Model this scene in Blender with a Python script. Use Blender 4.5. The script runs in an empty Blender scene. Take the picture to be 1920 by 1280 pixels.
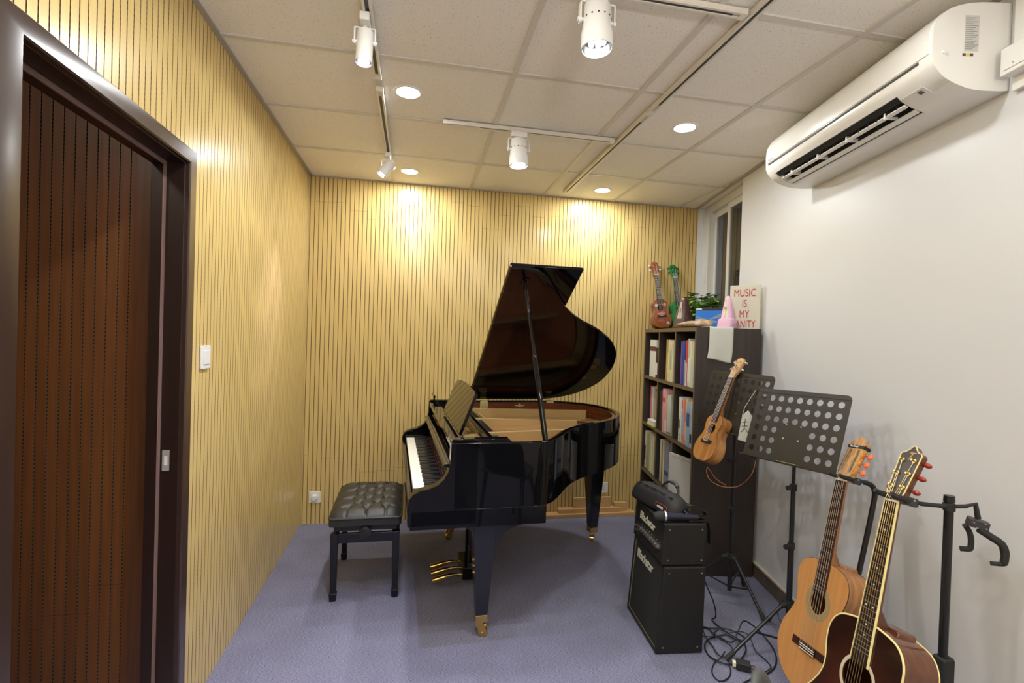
import bpy, bmesh, math, random
from mathutils import Vector, Matrix, Quaternion
from math import sin, cos, pi, radians as R, atan2, sqrt, exp
random.seed(7)
S = bpy.context.scene
C = S.collection
# ---------------------------------------------------------------- camera, world, exposure
cam = bpy.data.cameras.new('camera'); co = bpy.data.objects.new('camera', cam); C.objects.link(co); S.camera = co
cam.sensor_width = 36; cam.lens = 936/1920*36; cam.clip_start = 0.02
YAW, PITCH, ROLL = .1916, -.0113, .0315
fw = Vector((sin(YAW)*cos(PITCH), cos(YAW)*cos(PITCH), sin(PITCH)))
rt = Vector((cos(YAW), -sin(YAW), 0)); up = rt.cross(fw)
r2 = cos(ROLL)*rt + sin(ROLL)*up; u2 = -sin(ROLL)*rt + cos(ROLL)*up
m = Matrix((r2, u2, -fw)).transposed().to_4x4(); m.translation = Vector((0, 0, 1.477)); co.matrix_world = m
wd = bpy.data.worlds.new('world'); S.world = wd; wd.use_nodes = True
wd.node_tree.nodes['Background'].inputs[0].default_value = (.012, .012, .016, 1)
wd.node_tree.nodes['Background'].inputs[1].default_value = 1
vs = S.view_settings; vs.view_transform = 'Standard'; vs.look = 'None'; vs.gamma = 1; vs.use_curve_mapping = False
vs.exposure = 0.2
DOWN_W = 9.5       # power of each recessed downlight
SPOT_W = 40.0       # power of each track spotlight
CEIL = 2.638
# ---------------------------------------------------------------- helpers
def tag(o, label=None, cat=None, group=None, kind=None):
    if label: o['label'] = label
    if cat: o['category'] = cat
    if group: o['group'] = group
    if kind: o['kind'] = kind
    return o
def empty(name, label, cat, loc=(0, 0, 0), rz=0, group=None, mat=None):
    o = bpy.data.objects.new(name, None); C.objects.link(o); o.empty_display_size = .05
    if mat is not None: o.matrix_world = mat
    else: o.location = loc; o.rotation_euler = (0, 0, rz)
    return tag(o, label, cat, group)
def smooth_closed(pts, n=8):
    out = []; N = len(pts)
    for i in range(N):
        p0, p1, p2, p3 = [Vector(pts[(i+k-1) % N]) for k in range(4)]
        for j in range(n):
            t = j/n
            out.append(.5*((2*p1)+(p2-p0)*t+(2*p0-5*p1+4*p2-p3)*t*t+(3*p1-p0-3*p2+p3)*t**3))
    return out
def smooth_open(pts, n=8):
    P = [Vector(p) for p in pts]; P = [2*P[0]-P[1]]+P+[2*P[-1]-P[-2]]; out = []
    for i in range(1, len(P)-2):
        p0, p1, p2, p3 = P[i-1:i+3]
        for j in range(n):
            t = j/n
            out.append(.5*((2*p1)+(p2-p0)*t+(2*p0-5*p1+4*p2-p3)*t*t+(3*p1-p0-3*p2+p3)*t**3))
    out.append(P[-2]); return out
def circ(cx, cy, r, n=20): return [(cx+r*cos(2*pi*i/n), cy+r*sin(2*pi*i/n)) for i in range(n)]
def rrect(x0, y0, x1, y1, r, n=5):
    o = []
    for cx, cy, a in ((x1-r, y1-r, 0), (x0+r, y1-r, 90), (x0+r, y0+r, 180), (x1-r, y0+r, 270)):
        for k in range(n+1): t = R(a+90*k/n); o.append((cx+r*cos(t), cy+r*sin(t)))
    return o
class MB:
    def __init__(s): s.b = bmesh.new(); s.mi = 0
    def _f(s, vs):
        try:
            f = s.b.faces.new(vs); f.material_index = s.mi; return f
        except ValueError: return None
    def box(s, a, b, M=None, taper=None):
        (x0, y0, z0), (x1, y1, z1) = a, b; V = []
        for z in (z0, z1):
            k = taper if (taper and z == z0) else (1, 1)
            cx, cy = (x0+x1)/2, (y0+y1)/2
            for x, y in ((x0, y0), (x1, y0), (x1, y1), (x0, y1)):
                v = Vector((cx+(x-cx)*k[0], cy+(y-cy)*k[1], z)); V.append(s.b.verts.new(M @ v if M else v))
        for f in ((3, 2, 1, 0), (4, 5, 6, 7), (0, 1, 5, 4), (1, 2, 6, 5), (2, 3, 7, 6), (3, 0, 4, 7)): s._f([V[i] for i in f])
        return s
    def slat(s, a, b, M=None):
        n0 = len(s.b.faces); s.box(a, b, M); s.b.faces.ensure_lookup_table()
        for i in (3, 5): s.b.faces[n0+i].material_index = 1  # slat sides take the dark groove colour, standing in for groove shade
        return s
    def cbox(s, c, d, M=None): return s.box([c[i]-d[i]/2 for i in range(3)], [c[i]+d[i]/2 for i in range(3)], M)
    def tube(s, pts, r, n=10, closed=False, cap=True):
        P = [Vector(p) for p in pts]; N = len(P); rr = r if isinstance(r, (list, tuple)) else [r]*N
        T = []
        for i in range(N):
            if closed: t = P[(i+1) % N]-P[i-1]
            else: t = P[min(i+1, N-1)]-P[max(i-1, 0)]
            T.append(t.normalized() if t.length > 1e-9 else Vector((0, 0, 1)))
        a = Vector((0, 0, 1)) if abs(T[0].z) < .9 else Vector((1, 0, 0)); nrm = T[0].cross(a).normalized(); rings = []
        for i in range(N):
            if i: nrm = T[i-1].rotation_difference(T[i]) @ nrm
            nrm = (nrm-T[i]*nrm.dot(T[i])).normalized(); bn = T[i].cross(nrm)
            rings.append([s.b.verts.new(P[i]+(nrm*cos(2*pi*k/n)+bn*sin(2*pi*k/n))*rr[i]) for k in range(n)])
        for i in range(N if closed else N-1):
            A, B = rings[i], rings[(i+1) % N]
            for k in range(n): s._f([A[k], A[(k+1) % n], B[(k+1) % n], B[k]])
        if cap and not closed: s._f(rings[0][::-1]); s._f(rings[-1])
        return s
    def cyl(s, p0, p1, r0, r1=None, n=20): return s.tube([p0, p1], [r0, r0 if r1 is None else r1], n)
    def lathe(s, prof, M=None, n=24, cap=True):
        rings = []
        for r_, z in prof:
            rings.append([s.b.verts.new((M @ Vector((r_*cos(2*pi*k/n), r_*sin(2*pi*k/n), z))) if M else Vector((r_*cos(2*pi*k/n), r_*sin(2*pi*k/n), z))) for k in range(n)])
        for A, B in zip(rings, rings[1:]):
            for k in range(n): s._f([A[k], A[(k+1) % n], B[(k+1) % n], B[k]])
        if cap: s._f(rings[0][::-1]); s._f(rings[-1])
        return s
    def prism(s, out, z0, z1, M=None, holes=(), top=None):
        """outline in xy extruded z0..z1, with holes"""
        M = M or Matrix()
        for z, rev in ((z0, True), (z1, False)):
            E = []; Vs = []
            for L in [out]+list(holes):
                V = [s.b.verts.new(M @ Vector((p[0], p[1], z))) for p in L]; Vs.append(V)
                for i in range(len(V)): E.append(s.b.edges.new((V[i], V[(i+1) % len(V)])))
            if holes:
                nn = (M.to_3x3() @ Vector((0, 0, -1 if rev else 1))).normalized()
                g = bmesh.ops.triangle_fill(s.b, use_beauty=True, use_dissolve=False, edges=E, normal=nn)
                for f in g['geom']:
                    if isinstance(f, bmesh.types.BMFace): f.material_index = s.mi
            else: s._f(Vs[0][::-1] if rev else Vs[0])
            if rev: lo = Vs
            else: hi = Vs
        for A, B in zip(lo, hi):
            for i in range(len(A)):
                j = (i+1) % len(A); s._f([A[i], A[j], B[j], B[i]])
        return s
    def perforated(s, W, H, cxs, rys, r, skip, z0, z1, M, rc):
        """sheet with round holes: one square cell round each hole, plain sheet elsewhere"""
        dx, dy = (cxs[1]-cxs[0])/2, (rys[1]-rys[0])/2
        X = [cxs[0]-dx]+[c+dx for c in cxs]; Y = [rys[0]-dy]+[c+dy for c in rys]
        s.prism([(0, 0), (W, 0), (W, Y[0]), (0, Y[0])], z0, z1, M); s.prism([(0, Y[0]), (X[0], Y[0]), (X[0], Y[-1]), (0, Y[-1])], z0, z1, M); s.prism([(X[-1], Y[0]), (W, Y[0]), (W, Y[-1]), (X[-1], Y[-1])], z0, z1, M)
        s.prism([(0, Y[-1]), (W, Y[-1])]+[p for p in rrect(0, 0, W, H, rc, 5) if p[1] > H*.6], z0, z1, M)
        for j, cy in enumerate(rys):
            for i, cx in enumerate(cxs):
                if (j, i) in skip: s.prism([(X[i], Y[j]), (X[i+1], Y[j]), (X[i+1], Y[j+1]), (X[i], Y[j+1])], z0, z1, M); continue
                n = 16; V = []
                for z in (z0, z1):
                    a, b = [], []
                    for k in range(n):
                        t = 2*pi*k/n; c_, s_ = cos(t), sin(t); q = 1/max(abs(c_), abs(s_)); a.append(s.b.verts.new(M @ Vector((cx+c_*q*dx, cy+s_*q*dy, z)))); b.append(s.b.verts.new(M @ Vector((cx+c_*r, cy+s_*r, z))))
                    V.append((a, b))
                for k in range(n):
                    l = (k+1) % n; (a0, b0), (a1, b1) = V
                    s._f([a1[k], a1[l], b1[l], b1[k]]); s._f([a0[l], a0[k], b0[k], b0[l]]); s._f([b0[k], b1[k], b1[l], b0[l]])
        return s
    def wall(s, out, z0, z1, closed=True, M=None):
        M = M or Matrix(); A = [s.b.verts.new(M @ Vector((p[0], p[1], z0))) for p in out]; B = [s.b.verts.new(M @ Vector((p[0], p[1], z1))) for p in out]
        for i in range(len(A) if closed else len(A)-1):
            j = (i+1) % len(A); s._f([A[i], A[j], B[j], B[i]])
        return s
    def ball(s, c, r, n=12, sc=(1, 1, 1)):
        M = Matrix.Translation(c) @ Matrix.Diagonal((sc[0], sc[1], sc[2], 1))
        pr = [(r*sin(pi*(k+.01)/(n)) if 0 < k < n else r*.02, -r*cos(pi*k/n)) for k in range(n+1)]
        return s.lathe(pr, M, n*2)
    def grid(s, fn, nu, nv):
        V = [[s.b.verts.new(fn(i/nu, j/nv)) for j in range(nv+1)] for i in range(nu+1)]
        for i in range(nu):
            for j in range(nv): s._f([V[i][j], V[i+1][j], V[i+1][j+1], V[i][j+1]])
        return s
    def build(s, name, mats, parent=None, bevel=0, seg=2, sm=40, loc=None, fix=True):
        if fix: bmesh.ops.recalc_face_normals(s.b, faces=s.b.faces[:])
        me = bpy.data.meshes.new(name); s.b.to_mesh(me); s.b.free()
        for mt in (mats if isinstance(mats, (list, tuple)) else [mats]): me.materials.append(mt)
        if sm:
            me.polygons.foreach_set('use_smooth', [True]*len(me.polygons)); me.set_sharp_from_angle(angle=R(sm))
        o = bpy.data.objects.new(name, me); C.objects.link(o)
        if parent: o.parent = parent
        if loc: o.location = loc
        if bevel:
            b = o.modifiers.new('bevel', 'BEVEL'); b.width = bevel; b.segments = seg; b.limit_method = 'ANGLE'; b.angle_limit = R(50); b.harden_normals = True
        return o
def text(name, body, size, mat, M, parent, depth=.0006, align='LEFT', sx=1, space=1, shear=0):
    cu = bpy.data.curves.new(name, 'FONT'); cu.body = body; cu.size = size; cu.extrude = depth; cu.align_x = align; cu.space_character = space; cu.shear = shear
    cu.resolution_u = 4; cu.offset = (0 if name == 'lettering' else size*.012)
    t = bpy.data.objects.new('tmp', cu); me = bpy.data.meshes.new_from_object(t); bpy.data.objects.remove(t)
    me.transform(M @ Matrix.Diagonal((sx, 1, 1, 1))); me.name = name; me.materials.clear(); me.materials.append(mat)
    o = bpy.data.objects.new(name, me); C.objects.link(o); o.parent = parent; return o
# ---------------------------------------------------------------- materials
MATS = {}
def nodes(name):
    mt = bpy.data.materials.new(name); mt.use_nodes = True; nt = mt.node_tree; b = nt.nodes['Principled BSDF']; return mt, nt, b
def setp(b, col=None, rough=None, metal=None, coat=None, spec=None, cr=.05):
    if col is not None: b.inputs['Base Color'].default_value = (*col, 1)
    if rough is not None: b.inputs['Roughness'].default_value = rough
    if metal is not None: b.inputs['Metallic'].default_value = metal
    if coat is not None: b.inputs['Coat Weight'].default_value = coat; b.inputs['Coat Roughness'].default_value = cr
    if spec is not None: b.inputs['Specular IOR Level'].default_value = spec
def mat(name, col, rough=.5, metal=0, coat=0, spec=.5, var=0, vs_=20, bump=0, bs=200, cr=.05):
    if name in MATS: return MATS[name]
    mt, nt, b = nodes(name); setp(b, col, rough, metal, coat, spec, cr); N, L = nt.nodes, nt.links
    tc = N.new('ShaderNodeTexCoord')
    if var:
        nz = N.new('ShaderNodeTexNoise'); nz.inputs['Scale'].default_value = vs_; nz.inputs['Detail'].default_value = 4; L.new(tc.outputs['Object'], nz.inputs[0])
        mx = N.new('ShaderNodeMix'); mx.data_type = 'RGBA'; L.new(nz.outputs[0], mx.inputs[0])
        mx.inputs[6].default_value = (*[c*(1-var) for c in col], 1); mx.inputs[7].default_value = (*[min(1, c*(1+var)) for c in col], 1)
        L.new(mx.outputs[2], b.inputs['Base Color'])
    if bump:
        nz = N.new('ShaderNodeTexNoise'); nz.inputs['Scale'].default_value = bs; nz.inputs['Detail'].default_value = 3; L.new(tc.outputs['Object'], nz.inputs[0])
        bp = N.new('ShaderNodeBump'); bp.inputs['Strength'].default_value = bump; bp.inputs['Distance'].default_value = .002; L.new(nz.outputs[0], bp.inputs['Height']); L.new(bp.outputs[0], b.inputs['Normal'])
    MATS[name] = mt; return mt
def wood(name, c1, c2, sc=(60, 60, 3), rough=.4, coat=0, cr=.1, spec=.5):
    if name in MATS: return MATS[name]
    mt, nt, b = nodes(name); setp(b, c1, rough, 0, coat, spec, cr); N, L = nt.nodes, nt.links
    tc = N.new('ShaderNodeTexCoord'); mp = N.new('ShaderNodeMapping'); mp.inputs['Scale'].default_value = sc; L.new(tc.outputs['Object'], mp.inputs[0])
    nz = N.new('ShaderNodeTexNoise'); nz.inputs['Scale'].default_value = 1; nz.inputs['Detail'].default_value = 5; nz.inputs['Distortion'].default_value = .8; L.new(mp.outputs[0], nz.inputs[0])
    cr_ = N.new('ShaderNodeValToRGB'); cr_.color_ramp.elements[0].position = .32; cr_.color_ramp.elements[1].position = .68
    cr_.color_ramp.elements[0].color = (*c2, 1); cr_.color_ramp.elements[1].color = (*c1, 1); L.new(nz.outputs[0], cr_.inputs[0]); L.new(cr_.outputs[0], b.inputs['Base Color'])
    MATS[name] = mt; return mt
def emit(name, col, st):
    if name in MATS: return MATS[name]
    mt, nt, b = nodes(name); b.inputs['Base Color'].default_value = (*col, 1); b.inputs['Emission Color'].default_value = (*col, 1); b.inputs['Emission Strength'].default_value = st
    MATS[name] = mt; return mt
def slat_mat(name, c1, c2, axis, board=.128, rough=.3, coat=0.0, cr=.2, joints=(2.33, .38), spec=.5, grain=1, jf=.5):
    """laminated slat boards: faint grain, board-to-board tone, thin cross joints"""
    mt, nt, b = nodes(name); setp(b, c1, rough, 0, coat, spec, cr); N, L = nt.nodes, nt.links
    def math_(op, a, bb=None):
        n = N.new('ShaderNodeMath'); n.operation = op
        for i, v in enumerate((a, bb)):
            if v is None: continue
            if isinstance(v, (int, float)): n.inputs[i].default_value = v
            else: L.new(v, n.inputs[i])
        return n.outputs[0]
    tc = N.new('ShaderNodeTexCoord'); sx = N.new('ShaderNodeSeparateXYZ'); L.new(tc.outputs['Object'], sx.inputs[0])
    u = sx.outputs[axis]; z = sx.outputs[2]
    bi = math_('FLOOR', math_('DIVIDE', u, board)); wn = N.new('ShaderNodeTexWhiteNoise'); wn.noise_dimensions = '1D'; L.new(bi, wn.inputs['W'])
    si = math_('FLOOR', math_('DIVIDE', u, board/4)); ws = N.new('ShaderNodeTexWhiteNoise'); ws.noise_dimensions = '1D'; L.new(si, ws.inputs['W'])
    mp = N.new('ShaderNodeMapping'); mp.inputs['Scale'].default_value = (90, 90, 2.5); L.new(tc.outputs['Object'], mp.inputs[0])
    nz = N.new('ShaderNodeTexNoise'); nz.inputs['Detail'].default_value = 4; nz.inputs['Scale'].default_value = 1; L.new(mp.outputs[0], nz.inputs[0])
    f = math_('ADD', math_('MULTIPLY', nz.outputs[0], .8*grain), math_('ADD', math_('MULTIPLY', wn.outputs[0], .25), math_('MULTIPLY', ws.outputs[0], .12)))
    f = math_('SUBTRACT', f, .1)
    mx = N.new('ShaderNodeMix'); mx.data_type = 'RGBA'; L.new(f, mx.inputs[0]); mx.inputs[6].default_value = (*c2, 1); mx.inputs[7].default_value = (*c1, 1)
    jl = None
    for k, (zj) in enumerate(joints):
        zz = math_('ADD', zj, math_('MULTIPLY', wn.outputs[0], .22)); d = math_('ABSOLUTE', math_('SUBTRACT', z, zz)); ln = math_('LESS_THAN', d, .0012)
        jl = ln if jl is None else math_('MAXIMUM', jl, ln)
    m2 = N.new('ShaderNodeMix'); m2.data_type = 'RGBA'; L.new(math_('MULTIPLY', jl, jf), m2.inputs[0]); L.new(mx.outputs[2], m2.inputs[6]); m2.inputs[7].default_value = (c2[0]*.25, c2[1]*.22, c2[2]*.2, 1)
    L.new(m2.outputs[2], b.inputs['Base Color']); return mt
def groove_mat(name, c1, c2, per=.016):
    mt, nt, b = nodes(name); setp(b, c1, .8); N, L = nt.nodes, nt.links
    tc = N.new('ShaderNodeTexCoord'); sx = N.new('ShaderNodeSeparateXYZ'); L.new(tc.outputs['Object'], sx.inputs[0])
    a = N.new('ShaderNodeMath'); a.operation = 'MODULO'; L.new(sx.outputs[2], a.inputs[0]); a.inputs[1].default_value = per
    g = N.new('ShaderNodeMath'); g.operation = 'GREATER_THAN'; L.new(a.outputs[0], g.inputs[0]); g.inputs[1].default_value = per*.5
    mx = N.new('ShaderNodeMix'); mx.data_type = 'RGBA'; L.new(g.outputs[0], mx.inputs[0]); mx.inputs[6].default_value = (*c1, 1); mx.inputs[7].default_value = (*c2, 1)
    L.new(mx.outputs[2], b.inputs['Base Color']); return mt
def carpet_mat():
    mt, nt, b = nodes('carpet'); setp(b, (.2, .2, .3), .95, spec=.1); N, L = nt.nodes, nt.links
    tc = N.new('ShaderNodeTexCoord'); mp = N.new('ShaderNodeMapping'); mp.inputs['Scale'].default_value = (110, 620, 110); L.new(tc.outputs['Object'], mp.inputs[0])
    nz = N.new('ShaderNodeTexNoise'); nz.inputs['Scale'].default_value = 1; nz.inputs['Detail'].default_value = 4; L.new(mp.outputs[0], nz.inputs[0])
    n2 = N.new('ShaderNodeTexNoise'); n2.inputs['Scale'].default_value = 5; n2.inputs['Detail'].default_value = 5; L.new(tc.outputs['Object'], n2.inputs[0])
    r = N.new('ShaderNodeValToRGB'); e = r.color_ramp.elements; e[0].position = .34; e[0].color = (.10, .10, .175, 1); e[1].position = .66; e[1].color = (.33, .33, .425, 1); L.new(nz.outputs[0], r.inputs[0])
    mx = N.new('ShaderNodeMix'); mx.data_type = 'RGBA'; mx.blend_type = 'MULTIPLY'; mx.inputs[0].default_value = .22; L.new(r.outputs[0], mx.inputs[6])
    r3 = N.new('ShaderNodeValToRGB'); r3.color_ramp.elements[0].position = .35; r3.color_ramp.elements[0].color = (.6, .6, .6, 1); r3.color_ramp.elements[1].position = .6; r3.color_ramp.elements[1].color = (1, 1, 1, 1); L.new(n2.outputs[0], r3.inputs[0]); L.new(r3.outputs[0], mx.inputs[7])
    L.new(mx.outputs[2], b.inputs['Base Color'])
    bp = N.new('ShaderNodeBump'); bp.inputs['Strength'].default_value = .5; bp.inputs['Distance'].default_value = .003; L.new(nz.outputs[0], bp.inputs['Height']); L.new(bp.outputs[0], b.inputs['Normal'])
    return mt
def ceil_mat():
    mt, nt, b = nodes('mineral_tile'); setp(b, (.7, .66, .6), .9, spec=.15); N, L = nt.nodes, nt.links
    tc = N.new('ShaderNodeTexCoord')
    def dots(scale, lo, w):
        v = N.new('ShaderNodeTexVoronoi'); v.inputs['Scale'].default_value = scale; L.new(tc.outputs['Object'], v.inputs[0])
        r = N.new('ShaderNodeValToRGB'); r.color_ramp.elements[0].position = lo; r.color_ramp.elements[0].color = (w, w, w, 1); r.color_ramp.elements[1].position = lo+.06; r.color_ramp.elements[1].color = (1, 1, 1, 1); L.new(v.outputs['Distance'], r.inputs[0]); return r.outputs[0]
    mx = N.new('ShaderNodeMix'); mx.data_type = 'RGBA'; mx.blend_type = 'MULTIPLY'; mx.inputs[0].default_value = 1; L.new(dots(115, .13, .6), mx.inputs[6]); L.new(dots(62, .07, .5), mx.inputs[7])
    m2 = N.new('ShaderNodeMix'); m2.data_type = 'RGBA'; m2.blend_type = 'MULTIPLY'; m2.inputs[0].default_value = 1; m2.inputs[6].default_value = (.88, .845, .78, 1); L.new(mx.outputs[2], m2.inputs[7]); L.new(m2.outputs[2], b.inputs['Base Color'])
    return mt
BLK = mat('black_lacquer', (.003, .003, .004), .045, spec=.33)
SATIN = mat('satin_black', (.012, .012, .014), .35)
MATTE = mat('matte_black', (.014, .014, .015), .6)
RUB = mat('rubber', (.02, .02, .02), .75)
BRASS = mat('brass', (.75, .5, .16), .22, metal=1)
CHR = mat('chrome', (.7, .7, .7), .18, metal=1)
WHP = mat('white_plastic', (.82, .81, .78), .3)
WHPAINT = mat('white_enamel', (.84, .82, .79), .35)
WALLW = mat('white_wall_paint', (.70, .71, .725), .34, spec=.35, var=.015, vs_=3)
CREAM = mat('cream', (.82, .78, .62), .4)
# ---------------------------------------------------------------- room shell
LW, BW, FRONT = -.813, 3.996, -3.2
def rx(y): return 2.155+.2*(y-2.78)
WD = Vector((.2, 1, 0)).normalized(); ND = Vector((-WD.y, WD.x, 0)); W0 = Vector((2.155, 2.78, 0))
ANG = atan2(-WD.y, -WD.x)   # local x runs along the right wall towards the camera, local y into the wall
def wallM(s, d=0, z=0): return Matrix.Translation(W0+WD*s+ND*d+Vector((0, 0, z))) @ Matrix.Rotation(ANG, 4, 'Z')
mb = MB(); mb.prism([(LW-1.6, FRONT), (rx(FRONT)+.4, FRONT), (rx(4.0)+.5, 4.2), (LW-1.6, 4.2)], -.05, 0); tag(mb.build('floor', carpet_mat(), sm=0), kind='structure')
mb = MB(); mb.prism([(LW-.25, FRONT), (rx(FRONT)+.2, FRONT), (rx(4.2)+.2, 4.2), (LW-.25, 4.2)], CEIL, CEIL+.04); tag(mb.build('ceiling', ceil_mat(), sm=0), kind='structure')
# T-bar grid of the suspended ceiling
mb = MB(); cx = [-.202+.6*k for k in range(5)]; ry = [1.585+.6*k for k in range(-8, 4)]
for x in cx:
    y0 = FRONT if x < 1.6 else max(FRONT, (x+.02-2.155)/.2+2.78)
    if y0 < BW: mb.box((x-.012, y0, CEIL-.006), (x+.012, BW, CEIL))
for y in ry:
    if y < FRONT: continue
    xs = [LW]+cx+[rx(y)]
    for a, b in zip(xs, xs[1:]):
        if b > a+.03: mb.box((a+.012, y-.012, CEIL-.0055), (min(b, rx(y))-.012, y+.012, CEIL))
tag(mb.build('trim_1', mat('grid_enamel', (.66, .63, .57), .45), sm=0), kind='structure')
mb = MB(); mb.box((LW, FRONT, CEIL-.007), (LW+.022, BW, CEIL)); mb.box((LW, BW-.012, CEIL-.007), (rx(BW), BW, CEIL))
mb.prism([(rx(FRONT)-.03, FRONT), (rx(FRONT), FRONT), (rx(BW), BW), (rx(BW)-.03, BW)], CEIL-.0065, CEIL)
tag(mb.build('trim_2', mat('edge_angle', (.42, .39, .35), .5), sm=0), kind='structure')
# slatted walls
SL1, SL2 = (.765, .57, .235), (.64, .46, .17)
GR = groove_mat('slat_groove', (.06, .028, .008), (.16, .085, .03))
def slat_wall(name, horizontal, mats, pitch, gap, x0, x1, z0, z1, M, skip=None, hole=None):
    """local: u along wall, v out of wall. slats stand 4 mm proud of the groove floor"""
    mb = MB(); mb.mi = 1
    def seg(a, b, za, zb): mb.box((a, -.03, za), (b, 0, zb), M)
    if hole: seg(x0, hole[0], z0, z1); seg(hole[1], x1, z0, z1); seg(hole[0], hole[1], hole[2], z1)
    else: seg(x0, x1, z0, z1)
    mb.mi = 0; n = int((x1-x0)/pitch)+1
    for i in range(n):
        a = x0+i*pitch+gap/2; b = min(a+pitch-gap, x1)
        if b <= a: continue
        if hole and b > hole[0] and a < hole[1]:
            if a < hole[0]-.002: mb.slat((a, 0, z0), (hole[0], .004, hole[2]), M)
            elif b > hole[1]+.002: mb.slat((hole[1], 0, z0), (b, .004, hole[2]), M)
            zlo = hole[2]
        else: zlo = z0
        if zlo >= z1: continue
        mb.slat((a, 0, zlo), (b, .004, z1), M)
    return tag(mb.build(name, mats, sm=0), kind='structure')
Mb = Matrix(((-1, 0, 0, 0), (0, -1, 0, BW+.004), (0, 0, 1, 0), (0, 0, 0, 1)))   # u = -x
slat_wall('wall_back', True, [slat_mat('beech_slats_back', SL1, SL2, 0, rough=.26, coat=.5, cr=.16, spec=.35), GR], .0319, .0042, -rx(BW)-.02, -LW, 0, CEIL, Mb)
Ml = Matrix(((0, 1, 0, LW-.004), (1, 0, 0, 0), (0, 0, 1, 0), (0, 0, 0, 1)))
DY0, DY1, DZ = 1.165, 1.914, 2.040
slat_wall('wall_left', True, [slat_mat('beech_slats_left', SL1, SL2, 1, board=.132, jf=.2, rough=.26, coat=.1, cr=.2, spec=.35), GR], .033, .0038, FRONT, BW, 0, CEIL, Ml, hole=(DY0, DY1, DZ))
mb = MB(); mb.box((LW-.08, DY1, 0), (LW-.035, 4.2, CEIL)); mb.box((LW-.08, FRONT, 0), (LW-.035, DY0, CEIL)); mb.box((LW-.08, DY0, DZ), (LW-.035, DY1, CEIL)); tag(mb.build('wall_left_core', mat('wall_core', (.05, .03, .02), .8), sm=0), kind='structure')
# right wall with a window opening near the back
WS0, WS1, WZ0 = .385, 1.235, 1.62     # along-wall extent of opening, sill height
def rw(mb, s0, s1, z0, z1, d0=0, d1=-.14):
    a, b = W0+WD*s0, W0+WD*s1
    mb.prism([(a+ND*d0).xy, (b+ND*d0).xy, (b+ND*d1).xy, (a+ND*d1).xy], z0, z1)
sF = (FRONT-2.78)/WD.y
mb = MB(); rw(mb, sF, WS0, 0, CEIL); rw(mb, WS0, WS1+.2, 0, WZ0); rw(mb, WS1, WS1+.2, WZ0, CEIL)
tag(mb.build('wall_right', WALLW, sm=0), kind='structure')
mb = MB(); mb.box((LW-.3, FRONT-.1, 0), (rx(FRONT)+.3, FRONT, CEIL)); tag(mb.build('wall_front', mat('dark_panel', (.10, .055, .03), .5), sm=0), kind='structure')
mb = MB(); rw(mb, sF, 1.20, .004, .085, .012, 0); mb.mi = 1; rw(mb, sF, 1.20, .085, .095, .013, 0)
tag(mb.build('baseboard_right', [mat('brown_marble', (.11, .085, .06), .25, var=.5, vs_=14), mat('marble_edge', (.6, .55, .45), .3)], sm=0), kind='structure')
# window: two white sliding sashes
def winbar(mb, s0, s1, z0, z1, d0, d1): rw(mb, s0, s1, z0, z1, d0, d1)
mb = MB()
zt = CEIL-.004
winbar(mb, WS0, WS1, WZ0, WZ0+.045, -.06, -.135); winbar(mb, WS0, WS1, zt-.06, zt, -.06, -.135)
winbar(mb, WS0, WS0+.035, WZ0+.045, zt-.06, -.06, -.135); winbar(mb, WS1-.13, WS1, WZ0+.045, zt-.06, -.045, -.135)
wf = tag(mb.build('window_1', mat('window_enamel', (.66, .65, .62), .3), bevel=.002), kind='structure')
for k, (a, b, d) in enumerate(((WS0+.03, WS0+.41, -.072), (WS0+.38, WS1-.12, -.098))):
    mb = MB(); z0, z1 = WZ0+.045, zt-.06
    winbar(mb, a, b, z0, z0+.05, d, d-.022); winbar(mb, a, b, z1-.05, z1, d, d-.022); winbar(mb, a, a+.045, z0+.05, z1-.05, d, d-.022); winbar(mb, b-.045, b, z0+.05, z1-.05, d, d-.022)
    sa = mb.build('sash', MATS['window_enamel'], wf, bevel=.0015)
    mb = MB(); winbar(mb, a+.043, b-.043, z0+.048, z1-.048, d-.008, d-.014)
    gm = MATS.get('night_glass')
    if not gm:
        gm, nt, bb = nodes('night_glass'); setp(bb, (.75, .8, .8), .02); bb.inputs['Transmission Weight'].default_value = 1; bb.inputs['IOR'].default_value = 1.5; MATS['night_glass'] = gm
    mb.build('pane', gm, sa, sm=0)
mb = MB(); winbar(mb, WS1-.105, WS1-.1, 1.98, 2.12, -.035, -.045); mb.build('latch', MATS['window_enamel'], wf)
# ---------------------------------------------------------------- doorway on the left wall
DK = mat('dark_walnut_enamel', (.042, .022, .016), .28, coat=.5, cr=.2)
DK2 = mat('jamb_brown', (.022, .010, .007), .35)
mb = MB(); xo = LW+.0; T = .032; w_ = .075
for (y0, y1, z0, z1) in ((DY0-w_, DY0, 0, DZ+w_), (DY1, DY1+w_*.72, 0, DZ+w_*.72)):
    pass
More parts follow.
